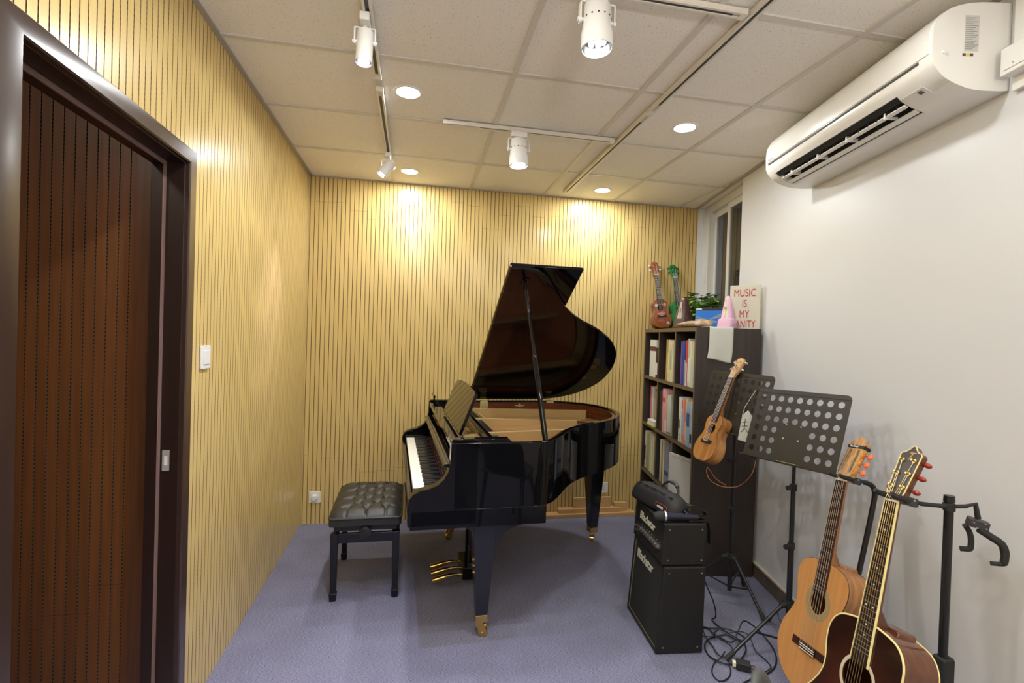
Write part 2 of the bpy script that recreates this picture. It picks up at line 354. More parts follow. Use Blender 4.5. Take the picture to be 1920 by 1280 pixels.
# mitred casing: outer/inner loops joined, profile with raised lip at the inner edge
def casing(mb, prof):
    rings = []
    for (off, x) in prof:     # off = distance outward from opening edge
        ol_ = off if off < .01 else off*2.4; rings.append([mb.b.verts.new((x, DY0-ol_, 0)), mb.b.verts.new((x, DY0-ol_, DZ+off)), mb.b.verts.new((x, DY1+off, DZ+off)), mb.b.verts.new((x, DY1+off, 0))])
    for A, B in zip(rings, rings[1:]):
        for i in range(3): mb._f([A[i], A[i+1], B[i+1], B[i]])
casing(mb, [(-.001, LW+.018), (-.001, LW+.032), (.003, LW+.036), (.046, LW+.036), (.050, LW+.032), (.050, LW)])
dr = tag(mb.build('door_1', DK, sm=30), kind='structure')
mb = MB()   # jamb lining with a stop rebate
def lining(mb, x0, x1, t):
    mb.box((x0, DY1-t, 0), (x1, DY1+.01, DZ)); mb.box((x0, DY0-.01, 0), (x1, DY0+t, DZ)); mb.box((x0, DY0+t, DZ-t), (x1, DY1-t, DZ+.01))
lining(mb, LW-.04, LW+.020, .004); lining(mb, LW-.078, LW-.04, .018)
mb.build('jamb', DK2, dr, bevel=.002)
mb = MB(); x0 = LW-.042
mb.box((x0, DY1-.0185, 0), (x0+.005, DY1-.0045, DZ-.0045)); mb.box((x0, DY0+.013, DZ-.0185), (x0+.005, DY1-.0185, DZ-.0045)); mb.build('door_seal', mat('seal_strip', (.23, .14, .12), .6), dr)
mb = MB(); mb.prism(rrect(-.0, -.036, .022, .036, .003)+[], 0, .002, Matrix.Translation((LW-.030, DY1-.0040, 1.01)) @ Matrix.Rotation(R(90), 4, 'X'), holes=[rrect(.006, -.016, .017, .016, .002)])
sp = mb.build('strike_plate', mat('nickel', (.45, .43, .40), .35, metal=.3), dr)
mb = MB(); mb.box((LW-.024, DY1-.0055, .994), (LW-.013, DY1-.0038, 1.026)); mb.build('keeper_hole', mat('latch_white', (.7, .68, .62), .5), sp)
# corridor beyond the doorway: brown slat walls
BRN = slat_mat('walnut_slats', (.19, .070, .020), (.065, .022, .007), 0, board=.138, rough=.42, joints=(.35, 2.3), spec=.4, grain=1.2)
BGR = groove_mat('walnut_groove', (.016, .010, .006), (.15, .13, .09), .014)
Mc = Matrix(((-1, 0, 0, 0), (0, -1, 0, 2.0), (0, 0, 1, 0), (0, 0, 0, 1)))
slat_wall('wall_corridor', True, [BRN, BGR], .0345, .0035, -(LW-.085), 2.2, 0, 2.75, Mc)
mb = MB(); mb.box((-2.25, FRONT, 0), (-2.2, 2.1, 2.75)); mb.box((-2.2, FRONT-.05, 0), (LW-.08, FRONT, 2.75)); tag(mb.build('wall_corridor_side', mat('corridor_paint', (.3, .2, .12), .7), sm=0), kind='structure')
mb = MB(); mb.box((-2.25, FRONT, 2.75), (LW-.08, 2.1, 2.8)); tag(mb.build('ceiling_corridor', MATS['corridor_paint'], sm=0), kind='structure')
mb = MB(); mb.box((LW-.155, 1.968, 0), (LW-.082, 1.995, 2.74)); tag(mb.build('trim_3', wood('corner_batten', (.13, .05, .02), (.09, .035, .012)), sm=0), kind='structure')

# ---------------------------------------------------------------- lamps
WARM = (.97, 1, 1)
LED = emit('led_panel', (1, .97, .90), 25)
def downlight(x, y, label, power=DOWN_W):
    e = empty('recessed_downlight', label, 'ceiling light', (x, y, CEIL), group='recessed downlights in the ceiling')
    mb = MB(); mb.lathe([(.055, -.001), (.057, -.004), (.068, -.004), (.071, 0), (.055, .0)], n=40, cap=False); mb.build('trim_ring', WHPAINT, e)
    mb = MB(); mb.lathe([(.0005, -.0020), (.055, -.0021)], n=40, cap=False); mb.build('diffuser', LED, e)
    l = bpy.data.lights.new('downlight_lamp', 'AREA'); l.shape = 'DISK'; l.size = .11; l.energy = power; l.color = WARM; l.spread = R(180)
    lo = bpy.data.objects.new('lamp', l); C.objects.link(lo); lo.parent = e; lo.location = (0, 0, -.006)
downlight(-.068, 2.485, 'round recessed ceiling downlight, glowing, the larger left one nearer the camera')
downlight(1.405, 2.505, 'round recessed ceiling downlight glowing between the long track and the air conditioner', 6)
downlight(-.074, 3.69, 'round glowing ceiling downlight near the back wall, beside the small left spotlight')
downlight(1.405, 3.72, 'round glowing ceiling downlight by the back wall, right of the long track')
downlight(-.07, 1.27, 'added round recessed downlight above the doorway, unseen, out of frame at the top left'); downlight(1.2, 1.27, 'added round recessed downlight right of the long track, unseen, out of frame at the top', 3); downlight(-.07, .05, 'added round recessed downlight, unseen behind the camera, on the doorway side', 8); downlight(.95, .05, 'added round recessed downlight, unseen behind the camera, on the white wall side', 4)  # four unseen downlights, added to light the near part of the room
TRK = mat('track_enamel', (.74, .70, .63), .35); SLOT = mat('track_slot', (.05, .045, .04), .5)
def track(name, p0, p1, label, slots, wire=True):
    p0 = Vector(p0); p1 = Vector(p1); d = (p1-p0); L = d.length; a = atan2(d.y, d.x)
    e = empty(name, label, 'light track', (p0.x, p0.y, CEIL-.006), a, 'lighting tracks on the ceiling')
    mb = MB(); mb.box((0, -.017, -.014), (L, .017, 0)); mb.box((0, -.017, -.020), (L, -.007, -.014)); mb.box((0, .007, -.020), (L, .017, -.014)); mb.build('rail', TRK, e, bevel=.001)
    for a0, b0 in slots:
        mb = MB(); mb.box((a0, -.007, -.0165), (b0, .007, -.0138)); mb.build('slot', SLOT, e)
    for x in (0, L):
        mb = MB(); mb.box((x-.012, -.0185, -.0215), (x+.012, .0185, .0)); mb.build('end_cap', TRK, e, bevel=.0015)
track('lighting_track', (-.2, .6, 0), (-.2, 2.33, 0), 'white lighting track at left carrying the nearer small spotlight', [(.02, 1.70)])
track('lighting_track', (-.2, 2.46, 0), (-.2, 3.46, 0), 'short white lighting track at left carrying the farther small spotlight', [(.06, .98)])
track('lighting_track', (.126, 2.745, 0), (1.085, 2.745, 0), 'white lighting track running across the ceiling, the farther crosswise one', [(.19, .95)])
track('lighting_track', (.10, 1.574, 0), (1.085, 1.574, 0), 'white lighting track running across the ceiling at the top edge, nearest crosswise one', [(.1, .95)])
track('lighting_track', (1.125, .2, 0), (1.125, 2.34, 0), 'long white lighting track running towards the back wall, nearer length, at right', [(.03, 2.06)])
track('lighting_track', (1.125, 2.365, 0), (1.125, 3.78, 0), 'long white lighting track, farther length ending near the back wall', [(.10, 1.39)])
def spotlight(x, y, aim, size, label, power, col, yz=0, blend=.6, ang=70):
    """track head: adapter, yoke, can with LED cluster. size = (radius, length)"""
    e = empty('track_spotlight', label, 'spotlight', (x, y, CEIL-.026), group='spotlights on the tracks')
    r, L = size; aim = Vector(aim).normalized()
    mb = MB(); mb.box((-.045 if yz == 0 else -.017, -.017 if yz == 0 else -.045, -.03), (.045 if yz == 0 else .017, .017 if yz == 0 else .045, 0)); mb.build('adapter', WHP, e, bevel=.003)
    piv = Vector((0, 0, -.03-.018-L*.32)); Q = Vector((0, 0, -1)).rotation_difference(aim); M = Matrix.Translation(piv) @ Q.to_matrix().to_4x4()
    ax = Vector((1, 0, 0)) if yz == 0 else Vector((0, 1, 0))
    ax = Vector((1, 0, 0))
    mb = MB(); w = r+.006
    for s_ in (-1, 1):
        mb.box((s_*w-.0025, -.011, piv.z-.012), (s_*w+.0025, .011, -.040))
    mb.box((-w-.0025, -.011, -.044), (w+.0025, .011, -.039)); mb.cyl((0, 0, -.045), (0, 0, -.028), .008, n=12); mb.build('yoke', WHP, e, bevel=.001)
    mb = MB(); mb.cyl((-w-.008, 0, piv.z), (w+.008, 0, piv.z), .007, n=10); mb.build('pivot_screw', WHP, e)
    # can, local z pointing up (back), lens at -z
    b0 = -L*.62
    sm_can = r < .04; wd_ = .97 if sm_can else .88
    mb = MB(); mb.lathe([(r*.60, L*.38), (r*.80, L*.35), (r*wd_, L*.30), (r*(wd_+.02), -L*.15), (r*1.0, -L*.30), (r*1.0, b0), (r*.93, b0), (r*.90, b0+.012), (r*.86, b0+.03)], M, 36, cap=False)
    mb.lathe([(.0005, L*.38), (r*.60, L*.38)], M, 36, cap=False); can = mb.build('lamp_can', WHP, e, sm=35)
    mb = MB(); n = 14
    for k in range(n if not sm_can else 0):
        a = 2*pi*k/n; p = M @ Vector((cos(a)*r*.895, sin(a)*r*.895, L*.02)); q = M @ Vector((cos(a)*r*.905, sin(a)*r*.905, L*.02)); mb.cyl(p, q+(q-p).normalized()*.0006, .0028, n=8)
    if not sm_can: mb.build('vent_hole', mat('dark_hole', (.01, .01, .01), .8), can)
    mb = MB(); mb.lathe([(.0005, b0+.032), (r*.86, b0+.030), (r*.91, b0+.004)], M, 36, cap=False); mb.build('reflector', mat('reflector', (.40, .40, .40), .25, metal=1), e)
    mb = MB()
    pts = [(0, 0)]+[(r*.45*cos(2*pi*k/6), r*.45*sin(2*pi*k/6)) for k in range(6)]
    for px, py in pts: mb.ball(M @ Vector((px, py, b0+.026)), r*.17, 6)
    mb.build('led_cluster', emit('led_'+label[:6], col, 22), e)
    l = bpy.data.lights.new('spot_lamp', 'SPOT'); l.energy = power; l.color = col; l.spot_size = R(ang); l.spot_blend = blend; l.shadow_soft_size = r*.6
    lo = bpy.data.objects.new('lamp', l); C.objects.link(lo); lo.parent = e; lo.matrix_local = Matrix.Translation(piv+aim*(-b0+.022)) @ Vector((0, 0, -1)).rotation_difference(aim).to_matrix().to_4x4()
spotlight(-.21, 1.90, (-.03, -.09, -1), (.030, .125), 'small white track spotlight shining bluish, at the upper left nearest the doorway', SPOT_W*1.5, (.62, .62, 1), 1, ang=80, blend=1)
spotlight(-.205, 3.30, (-.60, -.24, -.93), (.032, .11), 'small white track spotlight tilted towards the left wall, above the piano bench', SPOT_W*.85, (.70, .62, 1), 1, blend=1, ang=36)
spotlight(.555, 1.574, (.02, -.05, -1), (.052, .15), 'large white track spotlight with LED cluster hanging at the top edge, nearest camera', SPOT_W*1.0, (.96, 1, 1))
spotlight(.535, 2.745, (.03, -.06, -1), (.052, .15), 'large white track spotlight on the crosswise track, above the piano', SPOT_W*.8, (.98, 1, .97))
def lamp(name, x, y, z, e, col, size=.3):
    l = bpy.data.lights.new(name, 'AREA'); l.shape = 'DISK'; l.size = size; l.energy = e; l.color = col; lo = bpy.data.objects.new(name, l); C.objects.link(lo); lo.location = (x, y, z)
# fill light added behind the camera, aimed up to brighten the ceiling
lamp('added_ceiling_fill', .3, -1.3, 1.75, 80, (1, .98, .96), .5); bpy.data.objects['added_ceiling_fill'].rotation_euler = (R(180), 0, 0)
lamp('added_corridor_fill', -1.5, .7, 2.7, 10, (1, .85, .7))  # unseen light added to brighten the brown slats beyond the doorway

MX = Matrix(((1, 0, 0, 0), (0, 0, -1, 0), (0, 1, 0, 0), (0, 0, 0, 1)))   # outline (u,z) -> world xz
# ---------------------------------------------------------------- grand piano
P = empty('grand_piano', 'black lacquered grand piano with its lid propped open', 'piano', (0, 2.235, 0), R(2.5))
RIMPTS = [(.19, 0), (.40, 0), (.58, 0), (.66, .03), (.735, .125), (.86, .305), (.99, .425), (1.13, .515), (1.27, .635), (1.375, .79), (1.425, 1.0), (1.40, 1.21), (1.29, 1.37), (1.13, 1.455), (.95, 1.48), (.6, 1.48), (.19, 1.48)]
def rimline(off=0, n=6):
    pts = smooth_open([(a, b, 0) for a, b in RIMPTS], n); out = []
    for i, p in enumerate(pts):
        t = (pts[min(i+1, len(pts)-1)]-pts[max(i-1, 0)]).normalized(); nn = Vector((t.y, -t.x, 0)); out.append(p-nn*off)
    return out
def strip(mb, A, B, z0, z1):
    """solid band between two open lines"""
    va = [[mb.b.verts.new((p.x, p.y, z)) for p in L] for L in (A, B) for z in (z0, z1)]
    a0, a1, b0, b1 = va; n = len(A)
    for i in range(n-1):
        mb._f([a0[i], a0[i+1], a1[i+1], a1[i]]); mb._f([b0[i+1], b0[i], b1[i], b1[i+1]]); mb._f([a1[i], a1[i+1], b1[i+1], b1[i]]); mb._f([a0[i+1], a0[i], b0[i], b0[i+1]])
    mb._f([a0[0], a1[0], b1[0], b0[0]]); mb._f([a0[-1], b0[-1], b1[-1], a1[-1]])
ZB, ZT = .685, .985
mb = MB(); strip(mb, rimline(0), rimline(.028), ZB, ZT); mb.build('rim', BLK, P, bevel=.003, sm=30)
MAHO = wood('mahogany_veneer', (.20, .058, .022), (.13, .034, .013), (8, 8, 60), .25, coat=.6, cr=.1)
mb = MB(); strip(mb, rimline(.0285), rimline(.05), .80, ZT-.012); mb.build('inner_rim', MAHO, P, sm=30)
rl = rimline(.05)
mb = MB(); mb.prism([(p.x, p.y) for p in rl[6:]], .842, .850); mb.build('soundboard', wood('spruce_board', (.62, .22, .09), (.52, .17, .07), (50, 3, 3), .4), P, sm=0)
mb = MB(); mb.prism([(p.x, p.y) for p in rimline(.02)], ZB+.002, ZB+.02); mb.build('bottom_board', SATIN, P, sm=0)
GOLD = mat('cast_plate_gold', (.50, .365, .15), .42, metal=.35)
# cast plate: perimeter flange, tuning-pin web and struts
mb = MB()
A = [p for p in rl if p.x > .30]; B = [p for p in rimline(.15) if p.x > .30]
n = min(len(A), len(B)); strip(mb, rl[9:], rimline(.135)[9:], .868, .884)
mb.box((.25, .05, .868), (.40, 1.43, .886))
pl = mb.build('cast_plate', GOLD, P, bevel=.002)
def strut(a, b, w, z0, z1):
    a, b = Vector(a), Vector(b); d = (b-a).normalized(); nn = Vector((-d.y, d.x)); mb = MB(); mb.prism([a+nn*w/2, a-nn*w/2, b-nn*w/2, b+nn*w/2], z0, z1); mb.build('plate_strut', GOLD, P, bevel=.003)
strut((.36, 1.335), (1.30, 1.20), .02, .868, .950); strut((.36, .93), (1.08, .81), .016, .868, .945); strut((.36, .42), (1.02, .50), .02, .868, .95); strut((.40, .42), (.40, 1.34), .02, .868, .925)
strut((.52, .90), (.52, 1.31), .014, .868, .92); strut((1.02, .50), (1.08, .60), .02, .868, .915); strut((.29, .28), (.36, .42), .02, .868, .94)
mb = MB(); mb.prism(smooth_closed([(x, y, 0) for x, y in [(.27, .18), (.34, .16), (.40, .2), (.43, .3), (.41, .4), (.33, .42), (.27, .34)]], 5), .868, .945); mb.build('plate_horn', GOLD, P, bevel=.004)
mb = MB()
for k in range(30):
    v = .10+k*(1.25/30); u1 = min(1.30, .55+.75*min(1, max(0, (v-.02)/1.0))**.7)
    y1 = v+.04*(u1-.4) if v < .9 else v-.05
    mb.tube([(.36, v, .905), (u1-.08, y1, .900)], .0005, 4)
tag(mb.build('strings', mat('piano_wire', (.35, .22, .14), .4, metal=.6), P), kind='stuff')
mb = MB()
for k in range(60): v = .12+k*(1.2/60); mb.cyl((.30+.02*(k % 3), v, .886), (.30+.02*(k % 3), v, .915), .0035, n=6)
tag(mb.build('tuning_pins', CHR, P), kind='stuff')
mb = MB(); mb.box((.44, .13, .912), (.475, 1.34, .934)); mb.build('damper_rail', SATIN, P, bevel=.003)
mb = MB(); mb.tube(smooth_open([(.62, .22, .868), (.72, .27, .868), (.84, .44, .868), (.98, .60, .868)]), .012, 8); mb.build('bridge_rail', MATS['spruce_board'], P)
mb = MB(); mb.prism([(.46, .892), (.58, .892), (.53, .955), (.46, .965)], -.115, -.05, MX); mb.build('treble_block', BLK, P, bevel=.004)
mb = MB()
for k in range(22): mb.cyl((.62+.009*k, .10+.010*k, .885), (.62+.009*k, .10+.010*k, .905), .004, n=6)
tag(mb.build('felt_pads', mat('red_felt', (.45, .05, .05), .9), P), kind='stuff')
# cheeks, key bed, key slip
chk = [(-.01, .615), (-.012, .70), (-.006, .738), (.012, .762), (.04, .776), (.085, .786), (.118, .80), (.145, .824), (.163, .856), (.172, .90), (.174, .985), (.30, .985), (.30, .615)]
def cheek(v0, v1): mb = MB(); mb.prism(chk, -v1, -v0, MX); mb.build('arm', BLK, P, bevel=.004, sm=35)
cheek(0, .055); cheek(1.425, 1.48)
mb = MB(); mb.box((0, .0, .60), (.63, 1.48, .686)); mb.build('key_bed', BLK, P, bevel=.004)
mb = MB(); mb.box((-.010, .056, .640), (.012, 1.424, .715)); mb.build('key_slip', BLK, P, bevel=.003)
for v in (.056, 1.352): mb = MB(); mb.box((.012, v, .686), (.17, v+.072, .752)); mb.build('key_block', BLK, P, bevel=.004)
IV = mat('ivory_white', (.86, .86, .80), .2); EB = mat('ebony_key', (.008, .008, .009), .2)
mb = MB(); mb.box((0, 0, 0), (.150, .0222, .022)); k0 = mb.build('white_key', IV, P, bevel=.0012, seg=1, loc=(.018, .131, .716)); V0 = .131
for i in range(1, 52):
    o = k0.copy(); C.objects.link(o); o.location = (.018, V0+i*.02345, .716)
mb = MB(); mb.prism([(0, 0), (.095, 0), (.095, .011), (.004, .011)], -.5, .5, MX @ Matrix.Diagonal((1, 1, .0105, 1))); b0 = None
for i in range(51):       # treble end is v=0, so the pattern runs mirrored
    j = 51-i               # white index counted from bass (0=A)
    if (j-1) % 7 in (0, 2, 3, 5, 6):
        loc = (.070, V0+i*.02345+.02280+.0, .738)
        if b0 is None: b0 = mb.build('black_key', EB, P, bevel=.001, seg=1, loc=loc)
        else: o = b0.copy(); C.objects.link(o); o.location = loc
mb = MB(); mb.box((.168, .13, .738), (.1715, 1.35, .7435)); mb.build('felt_strip', mat('name_felt', (.22, .02, .045), .9), P)
# fall board
mb = MB(); mb.prism([(.173, .742), (.177, .742), (.205, .88), (.197, .888), (.150, .878), (.146, .864), (.186, .866)], -1.423, -.057, MX); mb.build('fall_board', BLK, P, bevel=.002, sm=35)
# music shelf and desk
mb = MB(); mb.box((.177, .08, .955), (.250, 1.40, .972)); mb.box((.177, .08, .972), (.195, 1.40, .985)); ms = mb.build('music_shelf', BLK, P, bevel=.003)
mb = MB(); mb.box((.366, .08, .955), (.392, 1.40, .985)); mb.build('shelf_rear_rail', BLK, P, bevel=.003)
for v0 in (.030, 1.395): mb = MB(); mb.prism([(.180, .94), (.47, .94), (.47, .975), (.445, .997), (.180, .997)], -(v0+.05), -v0, MX); mb.build('shelf_slider', BLK, P, bevel=.003)
mb = MB(); mb.cyl((.20, 1.28, 1.035), (.20, 1.46, 1.035), .008); mb.box((.195, 1.28, .985), (.205, 1.30, 1.035)); mb.build('desk_rail', BLK, P)
t_ = R(21); Md = Matrix.Translation((.235, .175, .988)) @ Matrix(((sin(t_)*0, sin(t_), -cos(t_), 0), (1, 0, 0, 0), (0, cos(t_), sin(t_), 0), (0, 0, 0, 1)))
dk = smooth_open([(0, 0, 0), (0, .19, 0), (.012, .213, 0), (.10, .222, 0), (.38, .232, 0), (.64, .222, 0), (.72, .20, 0), (.745, .15, 0), (.745, 0, 0)], 5)
mb = MB(); mb.prism([(p.x, p.y) for p in dk], -.008, .008, Md); mb.build('music_desk', BLK, P, bevel=.002, sm=35)
# hinges, emblem
PB = mat('pale_brass', (.80, .68, .34), .35, metal=.6)
for u in (.580, 1.095):
    mb = MB(); mb.box((u-.030, 1.4235, .925), (u+.030, 1.4285, .984)); mb.cyl((u-.024, 1.474, .992), (u+.024, 1.474, .992), .005, n=12); mb.box((u-.022, 1.4285, .984), (u+.022, 1.474, .9885)); h = mb.build('lid_hinge', PB, P, bevel=.001)
mb = MB()
for k in range(-3, 4): mb.ball((.855+k*.011, 1.4275, .945+.002*abs(k)), .006, 5, (1, .2, .8))
mb.ball((.855, 1.4275, .957), .010, 6, (1, .2, .8)); mb.build('gold_crest', mat('gold_leaf', (.6, .45, .2), .4, metal=.6), P)
# lid
TH = R(33.5); LM = Matrix.Translation((0, 1.485, .992)) @ Matrix(((1, 0, 0, 0), (0, -cos(TH), -sin(TH), 0), (0, sin(TH), -cos(TH), 0), (0, 0, 0, 1)))
# local: x=u, y=distance s from hinge, z = down (underside at +z)
Ll = [(p.x, 1.485-p.y) for p in rimline(-.012) if p.x > .47]
pl_ = [(.475, 1.497)]+Ll+[(.475, -.01)]
mb = MB(); mb.prism(pl_, -.018, 0, LM); lid = mb.build('lid', BLK, P, bevel=.004, sm=30)
mb = MB(); mb.prism([(.478, -.01), (.478, 1.497), (.875, 1.497), (.875, -.01)], -.040, -.021, LM); mb.build('front_lid', BLK, P, bevel=.004, sm=30)
mb = MB(); mb.cyl(LM @ Vector((.474, 0, -.02)), LM @ Vector((.474, 1.495, -.02)), .0045, n=8); mb.build('piano_hinge', mat('old_brass', (.45, .33, .14), .35, metal=1), P)
pt = LM @ Vector((.565, 1.415-.14, .004)); pb = Vector((.632, .040, .955))
ptw = LM @ Vector((.575, 1.40, .006))
mid = pb.lerp(ptw, .52)
mb = MB(); d = (ptw-pb).normalized(); mb.tube([pb, pb+d*.06, mid, mid+d*.02], [.011, .015, .0125, .009], 8); ps = mb.build('prop_stick', BLK, P, sm=60)
mb = MB(); mb.tube([mid, ptw], [.009, .0085], 8); mb.build('prop_extension', BLK, ps)
mb = MB(); mb.ball(pb+Vector((0, 0, .0)), .014, 6); mb.build('prop_pivot', CHR, ps)
mb = MB(); c_ = LM @ Vector((.575, 1.40, .003)); mb.prism(rrect(-.02, -.03, .02, .03, .01), 0, .006, LM @ Matrix.Translation((.575, 1.40, 0))); mb.build('prop_cup', BLK, lid)
# legs with casters
def leg(u, v, prof, th, label=None, rot=0, wrot=0):
    L = empty('leg', None, None, (u, v, 0), rot); L.parent = P; del_ = None
    return L
def pleg(u, v, rot, bracket, wheel_rot, th=.105):
    M = Matrix.Translation((u, v, 0)) @ Matrix.Rotation(rot, 4, 'Z')
    mb = MB(); mb.box((-.028, -.028, .095), (.028, .028, .115), M)
    V = []
    for z, hw in ((.115, .029), (.50, .052), (.60 if not bracket else .602, .056)):
        V.append([mb.b.verts.new(M @ Vector((a*hw, b*min(hw, th/2), z))) for a, b in ((-1, -1), (1, -1), (1, 1), (-1, 1))])
    for A, B in zip(V, V[1:]):
        for i in range(4): mb._f([A[i], A[(i+1) % 4], B[(i+1) % 4], B[i]])
    mb._f(V[0][::-1]); mb._f(V[-1])
    if bracket:
        arc = smooth_open([(-.13, .565, 0), (-.10, .556, 0), (-.068, .535, 0), (-.054, .50, 0)], 5); arc2 = smooth_open([(.050, .40, 0), (.057, .45, 0), (.084, .50, 0), (.13, .537, 0), (.197, .556, 0)], 6); arc = [Vector((-.13, .601, 0))]+arc; arc2 = arc2+[Vector((.197, .601, 0))]
        mb.prism([(p.x, p.y) for p in arc]+[(p.x, p.y) for p in arc2], -.045, .045, M @ MX)
    else: mb.box((-.075, -.075, .60), (.075, .075, .69), M)
    lg = mb.build('leg', mat('leg_black', (.008, .009, .014), .18, coat=.4), P, bevel=.003, sm=30)
    W = M @ Matrix.Rotation(wheel_rot, 4, 'Z')
    mb = MB(); mb.box((-.029, -.029, .078), (.029, .029, .113), M); mb.prism([(-.025, .078), (.012, .078), (.03, .045), (.022, .020), (.006, .03), (-.02, .05)], -.016, -.012, W @ MX); mb.prism([(-.025, .078), (.012, .078), (.03, .045), (.022, .020), (.006, .03), (-.02, .05)], .012, .016, W @ MX)
    cs = mb.build('caster', BRASS, lg, bevel=.001)
    mb = MB(); mb.cyl(W @ Vector((.012, -.011, .0235)), W @ Vector((.012, .011, .0235)), .0235, n=24); mb.cyl(W @ Vector((.012, -.02, .0235)), W @ Vector((.012, .02, .0235)), .005, n=10); mb.build('wheel', BRASS, lg, bevel=.002)
pleg(.362, .165, 0, True, R(-20)); pleg(.345, 1.345, 0, True, R(200)); pleg(1.352, 1.135, R(8), False, R(60))
# lyre with pedals
mb = MB()
for v in (.66, .80): mb.box((.375, v-.016, .12), (.405, v+.016, .60))
mb.box((.34, .62, .545), (.44, .84, .60)); mb.box((.335, .615, .055), (.415, .845, .125)); ly = mb.build('pedal_lyre', BLK, P, bevel=.004)
mb = MB(); mb.cyl((.41, .70, .12), (.56, .70, .60), .006); mb.cyl((.41, .76, .12), (.56, .76, .60), .006); mb.build('brace_rod', BRASS, ly)
for v in (.645, .73, .815):
    mb = MB(); pr = smooth_open([(.34, .077, 0), (.30, .080, 0), (.25, .074, 0), (.20, .062, 0), (.165, .055, 0)], 4)
    for a, b in zip(pr, pr[1:]):
        wa = .009+.010*max(0, (.27-a.x)/.1); wb = .009+.010*max(0, (.27-b.x)/.1)
        mb.b.verts.ensure_lookup_table()
    mb.tube([(p.x, v, p.y) for p in pr], [.008+.009*max(0, min(1, (.29-p.x)/.07)) for p in pr], 10)
    mb.build('pedal', BRASS, ly)
mb = MB(); mb.cyl((.14, .32, .597), (.14, .32, .575), .006, n=8); mb.build('knob', BRASS, P)

# ---------------------------------------------------------------- piano bench
Bn = empty('piano_bench', 'black tufted leather piano bench in front of the keyboard', 'bench', (-.242, 3.10, 0), R(1))
hx, hy = .192, .30
LEA = mat('black_leather', (.022, .021, .019), .43, bump=.15, bs=600, spec=.6)
btn = []
for j in range(7):
    yy = -hy+.085+j*(2*hy-.17)/6
    for i in range(3 if j % 2 == 0 else 2):
        xx = (-.105, 0, .105)[i] if j % 2 == 0 else (-.052, .052)[i]
        btn.append((xx, yy))
def seg_d(px, py, a, b):
    ax, ay = a; bx, by = b; t = max(0, min(1, ((px-ax)*(bx-ax)+(py-ay)*(by-ay))/((bx-ax)**2+(by-ay)**2))); return sqrt((px-ax-t*(bx-ax))**2+(py-ay-t*(by-ay))**2)
segs = []
for i, a in enumerate(btn):
    for b in btn[i+1:]:
        if abs(a[0]-b[0]) < .07 and 0 < abs(a[1]-b[1]) < .09: segs.append((a, b))
    if a[1] < -hy+.1: segs.append((a, (a[0], -hy)))
    if a[1] > hy-.1: segs.append((a, (a[0], hy)))
    if a[0] < -.1: segs.append((a, (-hx, a[1])))
    if a[0] > .1: segs.append((a, (hx, a[1])))
def seat(u, v):
    x, y = -hx+2*hx*u, -hy+2*hy*v
    ex = (abs(x)/hx)**7; ey = (abs(y)/hy)**9; z = .502-.040*min(1, ex)-.036*min(1, ey)
    if ex < .9 and ey < .9:
        d = min((x-a)**2+(y-b)**2 for a, b in btn); z -= .020*exp(-d/.00028)
        s_ = min(seg_d(x, y, a, b) for a, b in segs); z -= .0075*exp(-(s_/.0055)**2); z += .006*(1-exp(-d/.0022))
    return Vector((x, y, z))
mb = MB(); mb.grid(seat, 72, 104)
o = mb.build('cushion_top', LEA, Bn, sm=70)
mb = MB(); ol = rrect(-hx, -hy, hx, hy, .02); mb.prism(ol, .415, .462); mb.tube([(a, b, .46) for a, b in rrect(-hx, -hy, hx, hy, .02)], .006, 8, closed=True); mb.build('cushion_side', LEA, Bn, bevel=.006, sm=50)
mb = MB()
for a, b in btn: mb.ball((a, b, seat((a+hx)/(2*hx), (b+hy)/(2*hy)).z+.002), .007, 5, (1, 1, .5))
tag(mb.build('buttons', LEA, Bn), kind=None)
mb = MB(); mb.box((-hx+.025, -hy+.03, .385), (hx-.025, hy-.03, .415)); mb.build('seat_board', SATIN, Bn)
mb = MB()
for s_ in (-1, 1):
    mb.box((-hx+.03, s_*(hy-.045)-.011, .315), (hx-.03, s_*(hy-.045)+.011, .368)); mb.box((s_*(hx-.028)-.011, -hy+.04, .315), (s_*(hx-.028)+.011, hy-.04, .368))
mb.build('frame', mat('bench_wood', (.007, .007, .010), .3), Bn, bevel=.003)
for sx in (-1, 1):
    for sy in (-1, 1):
        x, y = sx*(hx-.028), sy*(hy-.045); mb = MB(); mb.box((x-.021, y-.021, .04), (x+.021, y+.021, .37), taper=(.72, .72)); mb.box((x-.0205, y-.0205, 0), (x+.0205, y+.0205, .045), taper=(.8, .8)); mb.build('leg', MATS['bench_wood'], Bn, bevel=.003)
        mb = MB(); mb.cyl((x*.9, y*.92, .37), (x*.9, y*.92, .388), .007); mb.build('lift_post', SATIN, Bn)
mb = MB(); mb.cyl((.0, -hy+.052, .386), (.0, -hy-.022, .386), .012); mb.tube([(0, -hy+.015, .386), (0, -hy-.004, .386), (0, -hy-.022, .386), (0, -hy-.026, .386)], [.012, .033, .033, .022], 20); mb.build('height_knob', SATIN, Bn, sm=50)
mb = MB(); mb.box((-hx+.06, -hy+.06, .372), (-.045, hy-.06, .384)); mb.box((.045, -hy+.06, .372), (hx-.06, hy-.06, .384)); mb.build('lift_plate', mat('zinc', (.6, .6, .58), .4, metal=.6), Bn)
